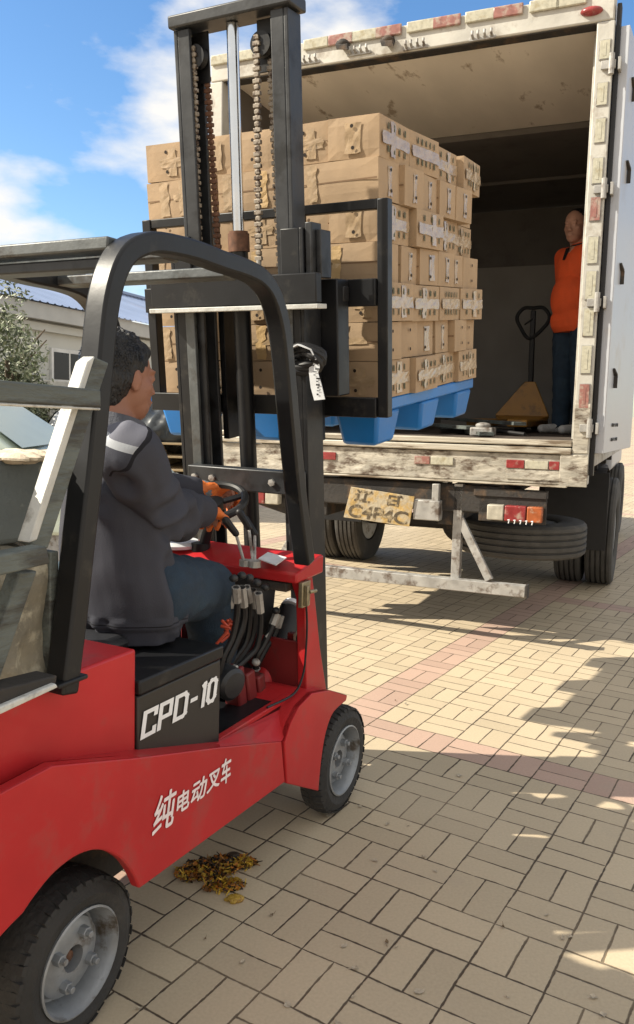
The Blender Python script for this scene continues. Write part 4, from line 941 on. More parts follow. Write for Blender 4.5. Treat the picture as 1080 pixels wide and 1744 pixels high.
for y, yo in ((.15, -1), (2.16, 1)):
    e = bpy.data.objects.new('front_wheel', None); COL.objects.link(e); e.parent = tk; e.location = (5.1, 0, 0)
    m = MB(); truck_tyre(m, (0, y, .39), (0, 1, 0)); m.build('tyre', TRUB, e)
    m = MB(); m.lathe([(.22, -.08), (.2, -.02), (.001, -.01), (.001, .01), (.2, .02), (.22, .08)], (0, y, .39), (0, yo, 0), 32); m.build('rim', RIM, e)
m = MB(); m.sweep([(2.12, .3, .39), (2.12, 2.0, .39)], .06, 14); m.ell((2.12, 1.15, .39), (.16, .17, .17), 12); m.build('rear_axle', CHAS, tk)
m = MB(); m.sweep([(2.3, 1.15, .42), (4.3, 1.15, .6)], .04, 12); m.build('drive_shaft', CHAS, tk)
for y in (.6, 1.65):
    m = MB()
    for k in range(6): m.sweep(smoothp([(1.45 + .06 * k, y, .62 - .002 * k), (2.12, y, .47 - .012 * k), (2.8 - .06 * k, y, .62 - .002 * k)], 8), 0, rect=(.06, .009), up=(0, 1, 0))
    m.build('leaf_spring', CHAS, tk)
# spare wheel slung under the tail
e = bpy.data.objects.new('spare_wheel', None); COL.objects.link(e); e.parent = tk
m = MB(); truck_tyre(m, (.56, .42, .555), (0, 0, 1), .39, .21); m.build('tyre', TRUB, e)
m = MB(); m.lathe([(.22, -.08), (.2, -.02), (.001, -.01), (.001, .01), (.2, .02), (.22, .08)], (.56, .42, .555), (0, 0, 1), 32); m.build('rim', RIM, e)
# mud flaps and mudguards
for y0 in (.03, 1.83):
    m = MB(); pts = []
    for k in range(11):
        t = math.pi * (.08 + .84 * k / 10); pts.append(Vector((2.12 - math.cos(t) * .50, y0, .42 + math.sin(t) * .47)))
    m.sweep([p + Vector((0, .23, 0)) for p in pts], 0, rect=(.46, .012), up=(1, 0, .01)) if False else m.add([q for p in pts for q in (p, p + Vector((0, .46, 0)))] + [q for p in pts for q in (p * 1 + Vector((0, 0, .012)), p + Vector((0, .46, .012)))], [(2 * k, 2 * k + 1, 2 * k + 3, 2 * k + 2) for k in range(10)] + [(22 + 2 * k, 24 + 2 * k, 25 + 2 * k, 23 + 2 * k) for k in range(10)] + [(0, 22, 23, 1), (20, 21, 43, 42)])
    m.build('mudguard', CHAS, tk)
tb('mud_flap', 1.54, 1.555, -.02, .42, .34, .90, PLAS, .003); tb('mud_flap', 1.50, 1.515, 1.82, 2.28, .42, .90, PLAS, .003)
tb('fuel_tank', 2.9, 3.7, .12, .55, .45, .85, CHAS, .04)
# cab beyond the box
m = MB(); m.prism([(4.05, .12, .75), (4.05, .12, 2.45), (5.1, .12, 2.45), (5.75, .12, 1.75), (5.85, .12, .75)], (0, TW - .24, 0)); cabo = m.build('cab', PANEL, tk, .05)
for y, dy in ((.112, -.004), (TW - .112, .004)):
    m = MB(); m.prism([(4.5, y, 1.6), (4.5, y, 2.2), (5.1, y, 2.2), (5.5, y, 1.75), (5.5, y, 1.6)], (0, dy, 0)); m.build('cab_window', PLAS, cabo)
tb('cab_bumper', 5.8, 5.95, .1, TW - .1, .45, .75, CHAS, .02)

# ---- floor clutter in the truck
def bed(px, py, z=1.165): return TK.Z(px, py, z)
planks = [((.35, .62), (1.75, 1.25)), ((.55, .75), (1.5, 1.5)), ((.8, .5), (2.1, 1.35)), ((.4, 1.0), (.95, 1.9))]
for i, (a, b) in enumerate(planks):
    m = MB(); m.bar((a[0], a[1], 1.178 + .03 * i), (b[0], b[1], 1.185 + .035 * i), .09, .022); o = m.build('plank', GREYW, None, .002); o.matrix_world = TK.mat()
    tag(o, ('grey plank lying lowest in the clutter on the truck floor', 'short grey plank crossing the others on the truck floor', 'long grey plank lying on top of the clutter on the truck floor', 'grey plank half hidden behind the blue pallet on the truck floor')[i], 'plank', 'planks on the truck floor')
m = MB(); m.sweep(smoothp([(.7, .45, 1.175), (.95, .7, 1.19), (1.2, .62, 1.175), (1.3, .95, 1.18), (.95, 1.05, 1.175), (.75, .85, 1.18)]), .012, 8)
o = m.build('strap', PLAS, None); o.matrix_world = TK.mat(); tag(o, 'black strap coiled loosely on the truck floor near the pallet jack', 'strap')
m = MB(); m.box(.42, .54, .60, .74, 1.162, 1.215); m.ell((.48, .67, 1.225), (.05, .05, .02), 8)
o = m.build('metal_block', GALV, None, .008); o.matrix_world = TK.mat(); tag(o, 'small pale metal block lying on the truck floor by the rear sill', 'block')
m = MB(); m.lathe([(.001, 0), (.10, 0), (.12, .12), (.115, .13), (.09, .01), (.001, .012)], (.9, 1.5, 1.165), (0, 0, 1), 24)
o = m.build('green_basin', mat('green_plastic', (.03, .16, .06), .4), None); o.matrix_world = TK.mat(); tag(o, 'small green basin on the truck floor behind the pallet foot', 'basin')
# ---- pallet jack
pj = thing('pallet_jack', 'yellow hand pallet jack with a black loop handle parked in the truck', 'pallet jack', TK.mat())
bx = 2.75; yl = tx_(845, 705, bx).y; yr = tx_(935, 705, bx).y; yc = tx_(902, 650, bx).y; zl = 1.26
za_ = tx_(902, 650, bx).z
m = MB(); m.prism([(bx - .02, yl, zl), (bx - .02, yl, zl + .035), (bx + .02, yc + .045, za_), (bx + .02, yc - .045, za_), (bx - .02, yr, zl + .035), (bx - .02, yr, zl)], (.03, 0, 0)); m.prism([(bx - .02, yl, zl + .0), (bx - .20, yl - .06, zl - .03), (bx - .20, yr + .06, zl - .03), (bx - .02, yr, zl)], (0, 0, .03)); m.build('frame', YEL, pj, .005)
for y in (yl - .15, yr + .0):
    m = MB(); m.box(bx - 1.15, bx - .02, y, y + .15, zl - .055, zl - .0); m.build('fork', YEL, pj, .012)
    m = MB(); m.lathe([(.001, -.035), (.04, -.035), (.04, .035), (.001, .035)], (bx - 1.0, y + .075, 1.20), (0, 1, 0), 18); m.build('load_roller', PLAS, pj)
m = MB(); m.sweep([(bx + .10, yc, 1.27), (bx + .09, yc, 1.42)], .045, 16); m.build('pump', CHAS, pj)
for dy in (-.05, .05):
    m = MB(); m.lathe([(.001, -.025), (.09, -.025), (.09, .025), (.001, .025)], (bx + .10, yc + dy, 1.255), (0, 1, 0), 24); m.build('steer_wheel', PLAS, pj)
hz = tx_(908, 524, bx).z; yh = tx_(908, 524, bx).y; hw_ = .5 * abs(tx_(881, 545, bx).y - tx_(936, 545, bx).y)
zlow = tx_(908, 576, bx).z
m = MB(); m.bar((bx + .08, yc, 1.40), (bx + .03, yh, hz - .02), .042, .042, (1, 0, 0)); m.build('handle_shaft', PLAS, pj, .006)
m = MB(); m.sweep(smoothp([(bx + .03, yh, hz), (bx + .03, yh + hw_ * .6, hz), (bx + .03, yh + hw_, hz - .07), (bx + .03, yh + hw_ * .8, hz - .15), (bx + .03, yh + .02, zlow), (bx + .03, yh - hw_ * .8, hz - .15), (bx + .03, yh - hw_, hz - .07), (bx + .03, yh - hw_ * .6, hz), (bx + .03, yh, hz)]), .016, 10); m.build('loop_handle', PLAS, pj)
m = MB(); m.cap((bx + .02, yh, hz - .09), .008, (bx, yh + .06, hz - .14), .007, 8); m.build('trigger', PLAS, pj)

# ================================================================== PEOPLE
def basis(fwd, up=(0, 0, 1)):
    f = Vector(fwd).normalized(); u = Vector(up); l = u.cross(f).normalized(); u = f.cross(l)
    return lambda p, q=(0, 0, 0): None, f, l, u
def head_shapes(m, c, fwd, s=1.0, face=True, up=(0, 0, 1)):
    f = Vector(fwd).normalized(); u = Vector(up); l = u.cross(f).normalized(); u = f.cross(l); c = Vector(c)
    rot = Matrix((f, l, u)).transposed()
    def P(a, b, d): return c + (f * a + l * b + u * d) * s
    def E(a, b, d, r, R=None): m.ell(P(a, b, d), tuple(x * s for x in r), 12, 0, rot if R is None else rot @ R)
    E(-.015, 0, .035, (.095, .074, .085)); E(.015, 0, -.02, (.078, .066, .085)); E(.035, 0, -.062, (.055, .052, .05)); E(.058, 0, -.088, (.026, .026, .02))
    m.cap(P(.082, 0, .02), .009 * s, P(.099, 0, -.018), .0125 * s, 10)
    for sg in (-1, 1):
        E(.098, sg * .012, -.024, (.010, .009, .008))                       # nostril wings
        E(.050, sg * .040, -.014, (.026, .022, .022)); E(.074, sg * .028, .034, (.012, .024, .006))   # cheek, brow
        E(.077, sg * .030, .014, (.012, .016, .0085))                      # eyelid
        E(-.005, sg * .076, -.002, (.018, .007, .030), Matrix.Rotation(sg * .3, 3, 'Z')); E(-.002, sg * .078, -.022, (.010, .006, .012))
    E(.089, 0, -.052, (.012, .024, .0055)); E(.086, 0, -.062, (.012, .021, .006))
    m.cap(P(-.025, 0, -.04), .058 * s, P(-.045, 0, -.15), .060 * s, 16)
    return P, rot
def hand(m, wrist, d, pn, curl, s=1.0, mirror=1, spread=.25):
    """wrist point, finger direction d, palm normal pn; five separate curled digits"""
    w = Vector(wrist); d = Vector(d).normalized(); pn = Vector(pn).normalized(); a = d.cross(pn).normalized() * mirror
    pn = a.cross(d).normalized() * mirror * 1.0 if False else pn
    for o in (-.024, -.008, .008, .024): m.cap(w + a * o * s * .7, .014 * s, w + d * .075 * s + a * o * s * 1.15, .0125 * s, 8)
    ls = (.064, .074, .070, .054)
    for i, o in enumerate((-.031, -.010, .011, .031)):
        p = w + d * .078 * s + a * o * s; ang = curl * .35; L3 = ls[i] * s
        dirs = d; r = .0098 * s
        for k, fr in enumerate((.45, .32, .25)):
            ang_ = curl * (.5 + .75 * k) + .06 * i; v = d * math.cos(ang_) + pn * math.sin(ang_) + a * (o * spread)
            q = p + v.normalized() * L3 * fr * 1.05; m.cap(p, r, q, r * .92, 8); p = q; r *= .93
    p = w + d * .022 * s - a * .030 * s; v = (d * .6 - a * .75 + pn * .45).normalized(); q = p + v * .042 * s; m.cap(p, .0135 * s, q, .0115 * s, 8)
    v = (d * .85 - a * .15 + pn * .6).normalized(); m.cap(q, .0115 * s, q + v * .034 * s, .0095 * s, 8)

# ---------------- forklift driver
dv_ = thing('person', 'driver in a dark grey work jacket, jeans and orange gloves seated at the forklift wheel', 'person', FK.mat())
hc = fs(208, 648, .33); nb = fs(196, 726, .33); ch = fs(198, 830, .33); hp_ = fs(210, 985, .32)
rsh, rel, rwr, rhd = fs(226, 776, .17), fs(270, 878, .20), fs(346, 868, .28), fs(363, 872, .31)
lsh = Vector((-.515, .50, 1.165)); lel = fs(272, 838, .53); lwr = fs(346, 835, .44); lhd = fs(372, 838, .42)
rkn = fs(352, 1002, .25); lkn = Vector((rkn.x + .02, .46, rkn.z)); rhp, lhp = hp_ + Vector((0, -.10, -.02)), hp_ + Vector((0, .10, -.02))
rft, lft = Vector((rkn.x + .06, .25, .53)), Vector((lkn.x + .06, .46, .53))
hf = Vector((math.cos(.27), -math.sin(.27), -.08))
m = MB(); HP, hrot = head_shapes(m, hc, hf, .88)
m.cap(HP(-.04, 0, -.10), .056, nb + Vector((.0, 0, -.03)), .065, 16)
m.cap(nb + Vector((0, 0, -.05)), .08, ch, .12); m.cap(ch, .12, hp_, .12)
m.cap(nb + Vector((0, 0, -.06)), .06, rsh, .055); m.cap(nb + Vector((0, 0, -.06)), .06, lsh, .055)
for a, b, c in ((rsh, rel, rwr), (lsh, lel, lwr)): m.cap(a, .05, b, .038); m.cap(b, .038, c, .026)
for a, b, c in ((rhp, rkn, rft), (lhp, lkn, lft)): m.cap(a, .075, b, .05); m.cap(b, .048, c, .034)
wd = lambda w: (whc2 - w)
hand(m, rwr, (rhd - rwr) + Vector((.05, .04, .0)), (.2, .3, -1), 1.05, .92, 1)
hand(m, lwr, (lhd - lwr) + Vector((.06, -.01, 0)), (-.3, -.5, -.9), 1.05, .95, -1)
baked(m, 'body', SKIN, dv_, .0055, 3)
# hair: thick short black crop
m = MB()
def HE(a, b, d, r): m.ell(HP(a, b, d), tuple(.88 * x_ for x_ in r), 12, 0, hrot)
HE(-.028, 0, .050, (.097, .083, .086)); HE(-.052, 0, .0, (.068, .080, .085)); HE(-.055, 0, -.045, (.052, .065, .060)); HE(.022, 0, .082, (.052, .064, .038)); HE(-.03, .068, .015, (.030, .012, .045)); HE(-.03, -.068, .018, (.026, .012, .045))
rnd = random.Random(12)
for k in range(150):
    t, ph = rnd.uniform(0, 2 * math.pi), rnd.uniform(0, 1.25)
    d = Vector((math.sin(ph) * math.cos(t), math.sin(ph) * math.sin(t), math.cos(ph)))
    p = HP(-.028 + .093 * d.x, .080 * d.y, .050 + .083 * d.z); tt = (hrot @ (d * .5 + Vector((.3, rnd.uniform(-.3, .3), -.1 + rnd.uniform(-.1, .3))))).normalized()
    m.cap(p, .006, p + tt * rnd.uniform(.006, .014), .0025, 5)
hr = baked(m, 'hair', HAIR, dv_, .0045, 2, lambda p, n: .0018 * noise.noise(Vector((p.x * 90, p.y * 90, p.z * 30))))
# combed strands over the crop so its outline breaks up
m = MB(); rnd = random.Random(77)
for k in range(3200):
    t, ph = rnd.uniform(0, 2 * math.pi), math.acos(1 - rnd.uniform(0, 1.35))
    d = Vector((math.sin(ph) * math.cos(t), math.sin(ph) * math.sin(t), math.cos(ph)))
    if d.x > .45 and d.z < .42: continue
    if d.x > .0 and d.z < .12: continue
    p = HP((-.030 + .099 * d.x) * .98, .083 * d.y, .047 + .088 * d.z); nrm_ = (hrot @ d).normalized()
    flow = hrot @ Vector((.55, d.y * .5, -.75 if d.z < .5 else -.05)); flow = (flow - nrm_ * flow.dot(nrm_)).normalized()
    flow = (flow + nrm_ * rnd.uniform(.05, .35) + Vector((rnd.gauss(0, .18), rnd.gauss(0, .18), rnd.gauss(0, .18)))).normalized()
    w_ = nrm_.cross(flow).normalized() * .0011; ln = rnd.uniform(.006, .013)
    q = p + flow * ln * .5 + nrm_ * .0015; e_ = p + flow * ln - nrm_ * .001
    m.add([p - w_, p + w_, q + w_ * .8, q - w_ * .8, e_], [(0, 1, 2, 3), (3, 2, 4)])
m.build('hair_strands', mat('hair_strand', (.009, .009, .011), .32, 0, .2, 40), dv_, 0, False, False)
# jacket
m = MB(); yw = -.42
zh = fs(285, 1087, .16).z
def lv(c, rx, ry): return (c, rx, ry, yw)
m.loft([lv(nb + Vector((0, 0, .0)), .062, .070), lv(nb + Vector((0, 0, -.035)), .080, .10), lv(nb + Vector((-.01, 0, -.080)), .098, .150), lv(ch + Vector((-.01, 0, .03)), .115, .170), lv(ch.lerp(hp_, .45) + Vector((-.02, 0, 0)), .118, .170), lv(ch.lerp(hp_, .8) + Vector((-.02, 0, 0)), .122, .175), lv(Vector((hp_.x - .01, hp_.y - .01, hp_.z - .03)), .128, .182), lv(Vector((hp_.x - .005, hp_.y - .01, zh - .03)), .120, .178)])
m.cap(rsh, .067, nb + Vector((0, 0, -.065)), .055); m.cap(lsh, .074, nb + Vector((0, 0, -.065)), .062)
m.cap(rsh, .068, rel, .060); m.cap(rel, .059, rwr + (rwr - rel).normalized() * -.03, .043)
m.cap(rsh.lerp(rel, .6), .058, rel.lerp(rwr, .4) + Vector((0, 0, -.015)), .057)
m.cap(lsh, .076, lel, .060); m.cap(lel, .058, lwr.lerp(lel, .30), .044)
def crease(p, a, b, w, dep):
    """a soft valley running from a to b"""
    ab = b - a; t = max(0, min(1, (p - a).dot(ab) / ab.length_squared)); d = (p - a - ab * t).length
    return -dep * math.exp(-(d / w) ** 2) * (1 - abs(2 * t - 1) ** 3 * .7) + dep * .7 * math.exp(-((d - w * 2.1) / w) ** 2)
arm = fs(272, 905, .18)
CRE = [(fs(195, 740, .20), fs(232, 900, .12)), (fs(250, 930, .12), fs(262, 1040, .10)), (fs(232, 950, .12), fs(205, 1060, .12)), (fs(300, 850, .13), fs(262, 890, .12)), (fs(315, 880, .16), fs(285, 905, .14)), (fs(170, 860, .24), fs(215, 905, .15)), (fs(165, 960, .2), fs(215, 985, .14)), (fs(285, 960, .15), fs(298, 1050, .14)), (fs(320, 850, .2), fs(300, 890, .18)), (fs(180, 1000, .2), fs(195, 1060, .16))]
def jf(p, n):
    f = .009 * (1 - 2.2 * abs(noise.noise(Vector((p.x * 7, p.y * 7, p.z * 3.0)) + Vector((4, 2, 9))))) + .003 * noise.noise(p * 17)
    for a, b in CRE: f += crease(p, a, b, .017, .015)
    if p.z < zh + .06: f += .005 * math.sin(p.x * 130 + p.y * 110)
    if p.z < zh + .035: f -= .010
    return f
JKT = mat('dark_grey_cloth', (.046, .048, .062), .8, 0, .10, 7, .10, 300, spec=.25)
ya, yb_ = fs(165, 716, .36), fs(218, 770, .14)
def yoke_mat():
    t = JKT.node_tree; n = t.nodes; l = t.links; b = n['Principled BSDF']; src = b.inputs['Base Color'].links[0].from_socket
    c = n.new('ShaderNodeTexCoord'); sp = n.new('ShaderNodeSeparateXYZ'); l.new(c.outputs['Object'], sp.inputs[0])
    def M_(op, a, b_=None, c_=None):
        k = n.new('ShaderNodeMath'); k.operation = op
        for i_, x in enumerate((a, b_, c_)):
            if x is None: continue
            if isinstance(x, (int, float)): k.inputs[i_].default_value = x
            else: l.new(x, k.inputs[i_])
        return k.outputs[0]
    sl = (yb_.z - ya.z) / (yb_.y - ya.y)
    d = M_('SUBTRACT', sp.outputs[2], M_('MULTIPLY_ADD', sp.outputs[1], sl, ya.z - sl * ya.y))
    A = rsh + Vector((.035, -.02, -.03)); dv = n.new('ShaderNodeVectorMath'); dv.operation = 'DISTANCE'; l.new(c.outputs['Object'], dv.inputs[0]); dv.inputs[1].default_value = A
    sl_ = M_('SUBTRACT', dv.outputs['Value'], .098)
    A2 = lsh + Vector((.02, .02, -.03)); dv2 = n.new('ShaderNodeVectorMath'); dv2.operation = 'DISTANCE'; l.new(c.outputs['Object'], dv2.inputs[0]); dv2.inputs[1].default_value = A2
    ins = M_('MINIMUM', M_('MINIMUM', d, sl_), M_('SUBTRACT', dv2.outputs['Value'], .095))
    yk = M_('GREATER_THAN', ins, 0.0)
    st = M_('MULTIPLY', yk, M_('LESS_THAN', d, .018)); st = M_('MULTIPLY', st, M_('LESS_THAN', sp.outputs[0], rsh.x + .10))
    m1 = n.new('ShaderNodeMix'); m1.data_type = 'RGBA'; l.new(yk, m1.inputs[0]); l.new(src, m1.inputs[6]); m1.inputs[7].default_value = (.13, .132, .16, 1)
    m2 = n.new('ShaderNodeMix'); m2.data_type = 'RGBA'; l.new(st, m2.inputs[0]); l.new(m1.outputs[2], m2.inputs[6]); m2.inputs[7].default_value = (.36, .375, .40, 1)
    seam = M_('MULTIPLY', M_('LESS_THAN', M_('ABSOLUTE', sl_), .0022), M_('GREATER_THAN', sp.outputs[2], rsh.z - .045))
    hemz = M_('LESS_THAN', M_('ABSOLUTE', M_('SUBTRACT', sp.outputs[2], zh + .045)), .0016)
    m5 = n.new('ShaderNodeMix'); m5.data_type = 'RGBA'; l.new(M_('MAXIMUM', seam, hemz), m5.inputs[0]); l.new(m2.outputs[2], m5.inputs[6]); m5.inputs[7].default_value = (.010, .010, .014, 1)
    l.new(m5.outputs[2], b.inputs['Base Color'])
YOK = mat('light_grey_cloth', (.085, .088, .105), .8, 0, .10, 7, .35, 170)
HEM = mat('hem_cloth', (.044, .046, .058), .8, 0, .10, 7, .35, 170)
yoke_mat()
jk = baked(m, 'jacket', JKT, dv_, .0065, 3, jf)
for v in jk.data.vertices: v.co.z = max(v.co.z, zh - .004)
m = MB(); cp_ = nb + Vector((.0, 0, -.0))
m.sweep([cp_ + Vector((math.cos(t) * .075, math.sin(t) * .078, -.005 + .022 * math.cos(t + math.pi))) for t in [2 * math.pi * k / 24 for k in range(24)]], 0, rect=(.014, .052), closed=True); part(m.build('collar', YOK, dv_, .004), 'light grey stand collar')
m = MB(); m.cap(lwr.lerp(lel, .30), .040, lwr.lerp(lhd, .05), .031, 14); part(baked(m, 'cuff', CUFF, dv_, .005, 2, fold(.002, 60)), 'ribbed grey knitted cuff')
# trousers
m = MB()
for a, b, c in ((rhp, rkn, rft), (lhp, lkn, lft)): m.cap(a, .098, b, .078, 16); m.cap(b, .076, c, .056, 16)
m.cap(rhp, .10, lhp, .10)
baked(m, 'trousers', DEN, dv_, .007, 3, lambda p, n: .006 * (1 - 2 * abs(noise.noise(Vector((p.x * 12, p.y * 5, p.z * 12))))) + .002 * noise.noise(p * 30))
for ft in (rft, lft):
    m = MB(); m.cap(ft + Vector((-.03, 0, -.035)), .038, ft + Vector((.14, 0, -.045)), .034, 12); m.ell(ft + Vector((0, 0, -.02)), (.045, .04, .04), 10); baked(m, 'shoe', PLAS, dv_, .007, 2)
for w_, h_, sg, nm in ((rwr, rhd, 1, 'glove'), (lwr, lhd, -1, 'glove')):
    m = MB()
    if sg > 0: hand(m, rwr, (rhd - rwr) + Vector((.05, .04, .0)), (.2, .3, -1), 1.05, 1.08, 1)
    else: hand(m, lwr, (lhd - lwr) + Vector((.06, -.01, 0)), (-.3, -.5, -.9), .98, 1.14, -1)
    m.cap(w_ - (h_ - w_).normalized() * .015, .031, w_ + (h_ - w_).normalized() * .02, .028, 12)
    part(baked(m, nm, GLV, dv_, .0045, 2, fold(.0012, 70)), 'orange work glove')

# ---------------- man standing in the truck
pm_ = thing('person', 'man in an orange polo shirt and jeans standing inside the truck behind its right post', 'person', TK.mat())
XX = 1.9; ff = Vector((-.72, .69, 0)).normalized(); ll = Vector((0, 0, 1)).cross(ff).normalized()
bc = Vector((XX, .315, 0)); Z0 = 1.158
def Q(a, b, z): return bc + ff * a + ll * b + Vector((0, 0, Z0 + z))
m = MB(); HP2, hrot2 = head_shapes(m, Q(.045, 0, 1.515), Vector((-.93, .34, -.16)), 1.02)
m.cap(Q(.0, 0, 1.42), .055, Q(-.02, 0, 1.33), .07, 16)
sh_ = [Q(-.02, -.19, 1.33), Q(-.02, .19, 1.33)]; el_ = [Q(-.10, -.25, 1.06), Q(-.10, .25, 1.06)]; wr_ = [Q(-.17, -.08, .90), Q(-.17, .08, .90)]
m.cap(Q(0, 0, 1.28), .12, Q(0, 0, 1.0), .12)
for i in (0, 1):
    m.cap(Q(-.02, 0, 1.33), .06, sh_[i], .052); m.cap(sh_[i], .05, el_[i], .040); m.cap(el_[i], .040, wr_[i], .028)
    hand(m, wr_[i], Q(-.18, .0, .86) - wr_[i] + Vector((0, 0, -.03)), ff * -1, .6, 1, 1 if i else -1)
    s_ = -1 if i == 0 else 1
    m.cap(Q(0, s_ * .09, .88), .085, Q(.0, s_ * .10, .48), .055); m.cap(Q(0, s_ * .10, .48), .052, Q(-.01, s_ * .11, .08), .036)
baked(m, 'body', SKIN2, pm_, .0065, 3)
m = MB()
for (a, b, d, r) in ((-.030, 0, .055, (.088, .0765, .074)), (-.055, 0, .0, (.058, .073, .06)), (-.055, 0, -.04, (.045, .06, .04))): m.ell(HP2(a, b, d), r, 12, 0, hrot2)
baked(m, 'hair', HAIR, pm_, .005, 1, fold(.0012, 70))
m = MB()
m.ell(Q(.0, 0, 1.22), (.13, .19, .17), 16, 0, Matrix((ff, ll, Vector((0, 0, 1)))).transposed()); m.ell(Q(.03, 0, 1.0), (.145, .175, .20), 16, 0, Matrix((ff, ll, Vector((0, 0, 1)))).transposed())
m.cap(Q(.02, -.05, .84), .13, Q(.02, .05, .84), .13, 16); m.cap(Q(-.01, 0, 1.36), .07, Q(0, 0, 1.2), .13)
for i in (0, 1): m.cap(sh_[i], .075, Q(0, 0, 1.28), .10); m.cap(sh_[i], .075, sh_[i].lerp(el_[i], .75), .066)
def clipz(z): 
    return lambda p, n: .007 * (1 - 2 * abs(noise.noise(Vector((p.x * 6, p.y * 6, p.z * 3))))) + (-.12 if False else 0)
st_ = baked(m, 'polo_shirt', ORG, pm_, .008, 4, clipz(0))
for v in st_.data.vertices:
    if v.co.z < Z0 + .755: v.co.z = Z0 + .755 + (v.co.z - Z0 - .755) * .03
m = MB(); m.sweep([Q(math.cos(t) * .068 + .0, math.sin(t) * .072, 1.385 - .02 * math.cos(t)) for t in [2 * math.pi * k / 22 for k in range(22)]], 0, rect=(.012, .034), closed=True); m.prism([Q(.10, -.02, 1.36), Q(.10, .02, 1.36), Q(.135, .012, 1.27), Q(.135, -.012, 1.27)], ff * .008); part(m.build('collar', PLAS, pm_, .004), 'black collar and placket')
m = MB()
for s_ in (-1, 1): m.cap(Q(0, s_ * .09, .86), .105, Q(.0, s_ * .10, .48), .080, 16); m.cap(Q(0, s_ * .10, .48), .078, Q(-.01, s_ * .11, .07), .062, 16)
baked(m, 'jeans', DEN, pm_, .009, 3, lambda p, n: .006 * (1 - 2 * abs(noise.noise(Vector((p.x * 9, p.y * 9, p.z * 14))))))
for s_ in (-1, 1):
    m = MB(); m.cap(Q(-.05, s_ * .11, .042), .040, Q(.16, s_ * .12, .036), .034, 12); m.ell(Q(.0, s_ * .11, .07), (.05, .04, .04), 10); m.box(0, .0001, 0, .0001, 0, .0001) if False else None
    sh2 = baked(m, 'trainer', SHOE, pm_, .007, 2)
    for v in sh2.data.vertices: v.co.z = max(v.co.z, Z0 + .001)
    m = MB(); m.cap(Q(.06, s_ * .12 - .036, .04), .006, Q(.02, s_ * .12 - .038, .075), .006, 6); m.cap(Q(.06, s_ * .12 + .036, .04), .006, Q(.02, s_ * .12 + .038, .075), .006, 6); m.build('shoe_stripe', PLAS, sh2)

# ================================================================== BACKGROUND
def bg_pt(px, py, Y):
    d = ray(px, py); return EYE + d * (Y / d.y)
B0 = bg_pt(0, 512, 14.3); B1 = bg_pt(250, 562, 19.0); B0.z = B1.z = 0
bd = (B1 - B0).normalized(); bn_ = Vector((-bd.y, bd.x, 0))
BF = Frame(B0, bd, bn_, (0, 0, 1))
bld = thing('building', 'long low white building with a blue metal roof behind the left side', 'building', BF.mat())
WALL = mat('white_render', (.50, .50, .46), .8, 0, .06, 1.2, .1, 20); 
ROOF = mat('blue_roof', (.22, .28, .42), .45, 0, .12, 1.2, .0, 20, (.35, .30, .34), .22, .55, stretch=(1, 1, 1), dsharp=.4)
def bb(name, x0, x1, y0, y1, z0, z1, mt, par=None):
    m = MB(); m.box(x0, x1, y0, y1, z0, z1); return m.build(name, mt, par or bld, 0)
bb('wall', -7, 12, 0.0, 6.5, 0, 2.72, WALL)
bb('fascia', -7.1, 12.1, -.28, -.02, 2.70, 2.98, mat('grey_fascia', (.42, .42, .40), .6, 0, .08, 3))
bb('cornice_moulding', -7.1, 12.1, -.12, -.003, 2.52, 2.66, WALL)
m = MB()
nrib = 90
for i in range(nrib):
    x0 = -7.2 + 19.4 * i / nrib; x1 = x0 + 19.4 / nrib; xm = x0 + .06
    z0, z1 = 2.99, 4.35
    m.add([(x0, -.36, z0), (x0 + .03, -.36, z0 + .018), (x0 + .06, -.36, z0 + .018), (x0 + .09, -.36, z0), (x1, -.36, z0), (x0, 3.4, z1), (x0 + .03, 3.4, z1 + .018), (x0 + .06, 3.4, z1 + .018), (x0 + .09, 3.4, z1), (x1, 3.4, z1)], [(0, 1, 6, 5), (1, 2, 7, 6), (2, 3, 8, 7), (3, 4, 9, 8)])
m.add([(-7.2, 3.4, 4.35), (12.2, 3.4, 4.35), (12.2, 7.2, 2.99), (-7.2, 7.2, 2.99)], [(0, 1, 2, 3)])
m.build('roof', ROOF, bld, 0, False)
m = MB(); m.box(-7.2, 12.2, 3.3, 3.5, 4.37, 4.44); m.build('ridge_cap', ROOF, bld)
GLASS = mat('dark_glass', (.02, .02, .02), .3, 0, .2, 2, spec=.25)
a, b = BF.Y(84, 592, 0), BF.Y(139, 655, 0)
wins = [(a.x, b.x + .1, b.z, a.z)] + [(a.x + d, b.x + .1 + d, b.z, a.z) for d in (-4.6, 4.8)]
for (wx0, wx1, wz0, wz1) in wins:
    fr = bb('window', wx0, wx1, -.05, -.002, wz0, wz1, mat('white_frame', (.6, .6, .58), .5))
    bb('pane', wx0 + .07, (wx0 + wx1) / 2 - .03, -.058, -.052, wz0 + .07, wz1 - .07, GLASS, fr); bb('pane', (wx0 + wx1) / 2 + .03, wx1 - .07, -.058, -.052, wz0 + .07, wz1 - .07, GLASS, fr)
    bb('sill', wx0 - .1, wx1 + .1, -.14, -.06, wz0 - .08, wz0 - .01, WALL, fr)
# planter box below the window
a = BF.Y(108, 662, -.5)
m = MB(); m.box(a.x - 1.2, a.x + .55, -1.1, -.55, 0, a.z + .12); o = m.build('planter', mat('pale_planter', (.48, .46, .40), .8), None, .02); o.matrix_world = BF.mat(); tag(o, 'pale masonry planter under the window of the white building', 'planter')

